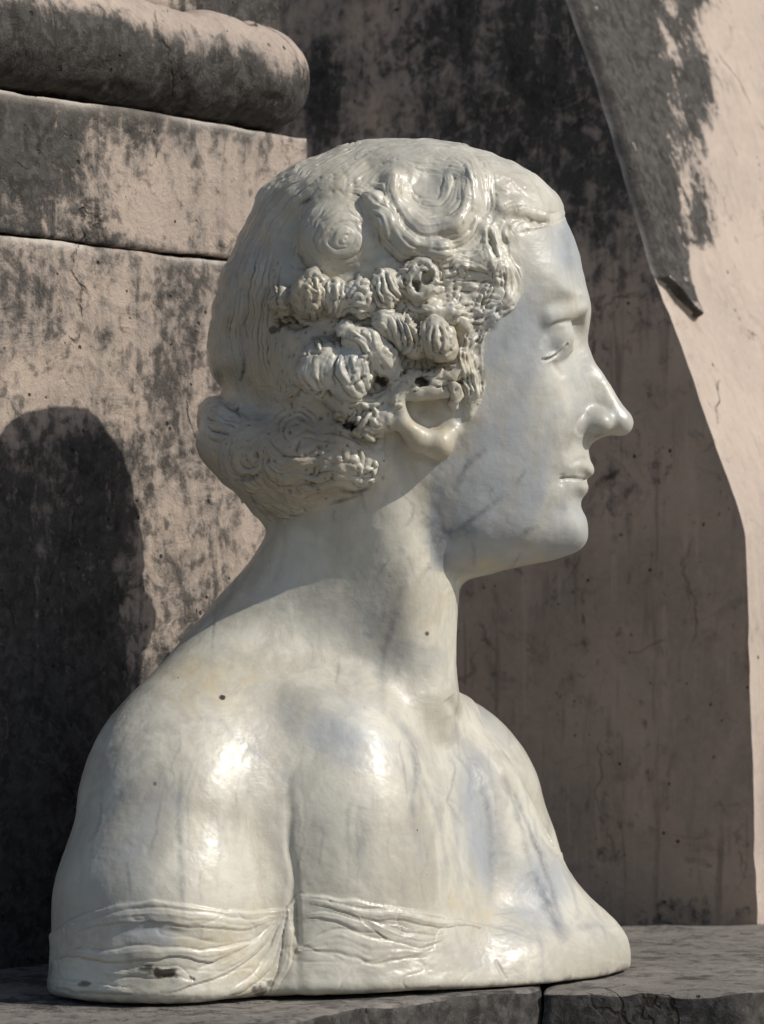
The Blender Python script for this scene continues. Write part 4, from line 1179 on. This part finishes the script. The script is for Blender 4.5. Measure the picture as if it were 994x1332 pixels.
bm_, bnt, bb = new_mat('glazed_marble', .4); k = NT(bnt)
c = k.coord()
n1 = k.noise(c, 11, 7, .6, .6); n2 = k.noise(c, 46, 7, .65, .8); n3 = k.noise(c, 260, 4, .65); n4 = k.noise(k.coord((1, 1, .22)), 70, 6, .6, .5)
cream, cream2, coolc, warmc = (.58, .55, .465), (.43, .40, .33), (.335, .355, .38), (.47, .395, .26)
n0 = k.noise(c, 22, 8, .68, 1.0)
col = k.mix(k.ramp(k.math('ADD', k.math('MULTIPLY', n1, .5), k.math('MULTIPLY', n0, .5)), .42, .60), cream, cream2)
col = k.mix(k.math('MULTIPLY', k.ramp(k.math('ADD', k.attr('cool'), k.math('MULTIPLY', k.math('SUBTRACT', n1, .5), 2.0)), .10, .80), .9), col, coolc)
col = k.mix(k.math('MULTIPLY', k.ramp(k.math('ADD', k.attr('warm'), k.math('MULTIPLY', k.math('SUBTRACT', n2, .5), 2.0)), .12, .8), .8), col, warmc)
col = k.mix(k.math('MULTIPLY', k.ramp(k.math('ADD', k.attr('back_shade'), k.math('MULTIPLY', k.math('SUBTRACT', n2, .5), 1.2)), .1, 1.0), .75), col, (.34, .28, .20))
col = k.mix(k.math('MULTIPLY', k.ramp(n4, .47, .66), .42), col, (.36, .335, .28))
col = k.mix(k.math('MULTIPLY', k.ramp(n2, .56, .74), .35), col, (.40, .38, .34))
col = k.mix(k.math('MULTIPLY', k.ramp(n3, .55, .8), .15), col, (.66, .63, .56))
vm = k.math('MULTIPLY', k.attr('vein'), k.ramp(n3, .30, .55, .45, 1.0))
nz = k.n('ShaderNodeTexNoise'); nz.inputs['Scale'].default_value = 13; nz.inputs['Detail'].default_value = 6; k.l(c, nz.inputs['Vector'])
wp = k.n('ShaderNodeVectorMath', operation='MULTIPLY_ADD'); k.l(nz.outputs['Color'], wp.inputs[0]); wp.inputs[1].default_value = (.10, .10, .10)
k.l(k.coord((1, 1, .45), rot=(.2, .1, .3)), wp.inputs[2])
vv = k.math('MULTIPLY', k.ramp(k.vor(wp.outputs[0], 9), .05, .002), k.ramp(k.noise(c, 18, 4, .6), .46, .62))
col = k.mix(k.math('MULTIPLY', vv, .42), col, (.27, .27, .27))
col = k.mix(vm, col, (.10, .11, .13))
col = k.mix(k.math('MULTIPLY', k.attr('grime_shade'), k.ramp(n3, .2, .7, .5, 1.0)), col, (.11, .088, .06))
col = k.mix(k.attr('stain'), col, (.035, .027, .02))
pv = k.vor(c, 42, 'F1'); ps = k.noise(c, 30, 2)
pit = k.math('MULTIPLY', k.ramp(pv, .040, .02), k.ramp(ps, .54, .60))
col = k.mix(k.math('MULTIPLY', pit, .8), col, (.05, .04, .03))
k.l(col, bb.inputs['Base Color'])
rg = k.math('ADD', k.ramp(n2, .3, .7, .35, .52), k.math('MULTIPLY', k.attr('stain'), .4))
rg = k.math('ADD', rg, k.math('MULTIPLY', k.attr('grime_shade'), .25))
k.l(rg, bb.inputs['Roughness'])
scr = k.noise(k.coord((1, 1, 1), rot=(.5, .9, .3)), 1.0, 1, .5)
sc1 = k.noise(k.coord((60, 60, 700), rot=(.6, .5, .2)), 1.0, 3, .6)
h = k.math('ADD', k.math('MULTIPLY', n3, .6), k.math('MULTIPLY', k.math('MULTIPLY', sc1, k.ramp(n0, .45, .6)), .25)); h = k.math('SUBTRACT', h, pit)
h = k.math('ADD', h, k.math('MULTIPLY', n2, 1.2))
k.bump(h, .35, .0009, bb)
bb.inputs['Coat Weight'].default_value = .14; bb.inputs['Coat Roughness'].default_value = .24
bb.inputs['Subsurface Weight'].default_value = 0.0

WV = np.stack([(V[:, 0] - 497) * S, -V[:, 2] * S, EYE - (V[:, 1] - HOR) * S], 1)
WN = np.stack([N[:, 0], -N[:, 2], -N[:, 1]], 1)
if (WN @ np.array([0, -1, 0]))[np.argmax(V[:, 2])] < 0:
    WN = -WN
cen = WV[F].mean(1)
chk = np.cross(WV[F[:, 2]] - WV[F[:, 0]], WV[F[:, 3]] - WV[F[:, 1]])
if np.einsum('ij,ij->i', chk, WN[F[:, 0]]).mean() < 0: F = F[:, ::-1].copy()
root = empty('marble_bust', (float((430 - 497) * S), .01, 0.0))
tag(root, 'glossy veined marble bust of a curly-haired woman in profile, standing on the ledge', 'bust')
mouth_z = (V[:, 1] < 760) & ~hair & ~ear & poly_in(Uh, Vh, [(728, 616), (744, 600), (780, 596), (790, 640), (756, 646), (738, 636)])
nose_z = (V[:, 1] < 760) & ~hair & ~ear & poly_in(Uh, Vh, [(756, 450), (790, 440), (840, 560), (790, 582), (772, 578), (752, 572), (748, 545), (752, 505)])
eye_z = (V[:, 1] < 760) & ~hair & ~ear & poly_in(Uh, Vh, [(700, 468), (704, 440), (716, 422), (734, 414), (748, 416), (744, 446), (734, 462), (716, 472)])
lab = np.zeros(len(V), int)
lab[cloth] = 2; lab[hair] = 1; lab[ear] = 3; lab[mouth_z] = 4; lab[nose_z] = 5; lab[eye_z] = 6
sideneg = V[:, 2] < 0
lab[ear & sideneg] = 7; lab[eye_z & sideneg] = 8
fl = lab[F[:, 0]]
A_ = dict(back_shade=np.clip(back_shade, 0, 1.2), cool=np.clip(cool, 0, 1.3), warm=np.clip(warm, 0, 1.2), vein=np.clip(vein, 0, 1), stain=np.clip(stain, 0, 1), grime_shade=np.clip(grime_shade, 0, 1))
def patch(name, k_, parent, loc=None):
    sel = F[fl == k_]
    ids, inv = np.unique(sel, return_inverse=True)
    return mesh_obj(name, WV[ids], inv.reshape(-1, 4), bm_, parent, attrs={a: b[ids] for a, b in A_.items()}, loc=tuple(root.location), normals=WN[ids])
body = patch('body', 0, root)
patch('hair', 1, root); patch('draped_cloth', 2, root)
for nm, kk in (('ear', 3), ('ear', 7), ('mouth', 4), ('nose', 5), ('eye', 6), ('eye', 8)):
    o = patch(nm, kk, root); o.parent = body; o.location = (0, 0, 0)
print('bust', len(V), len(F), round(time.time() - T0, 1))
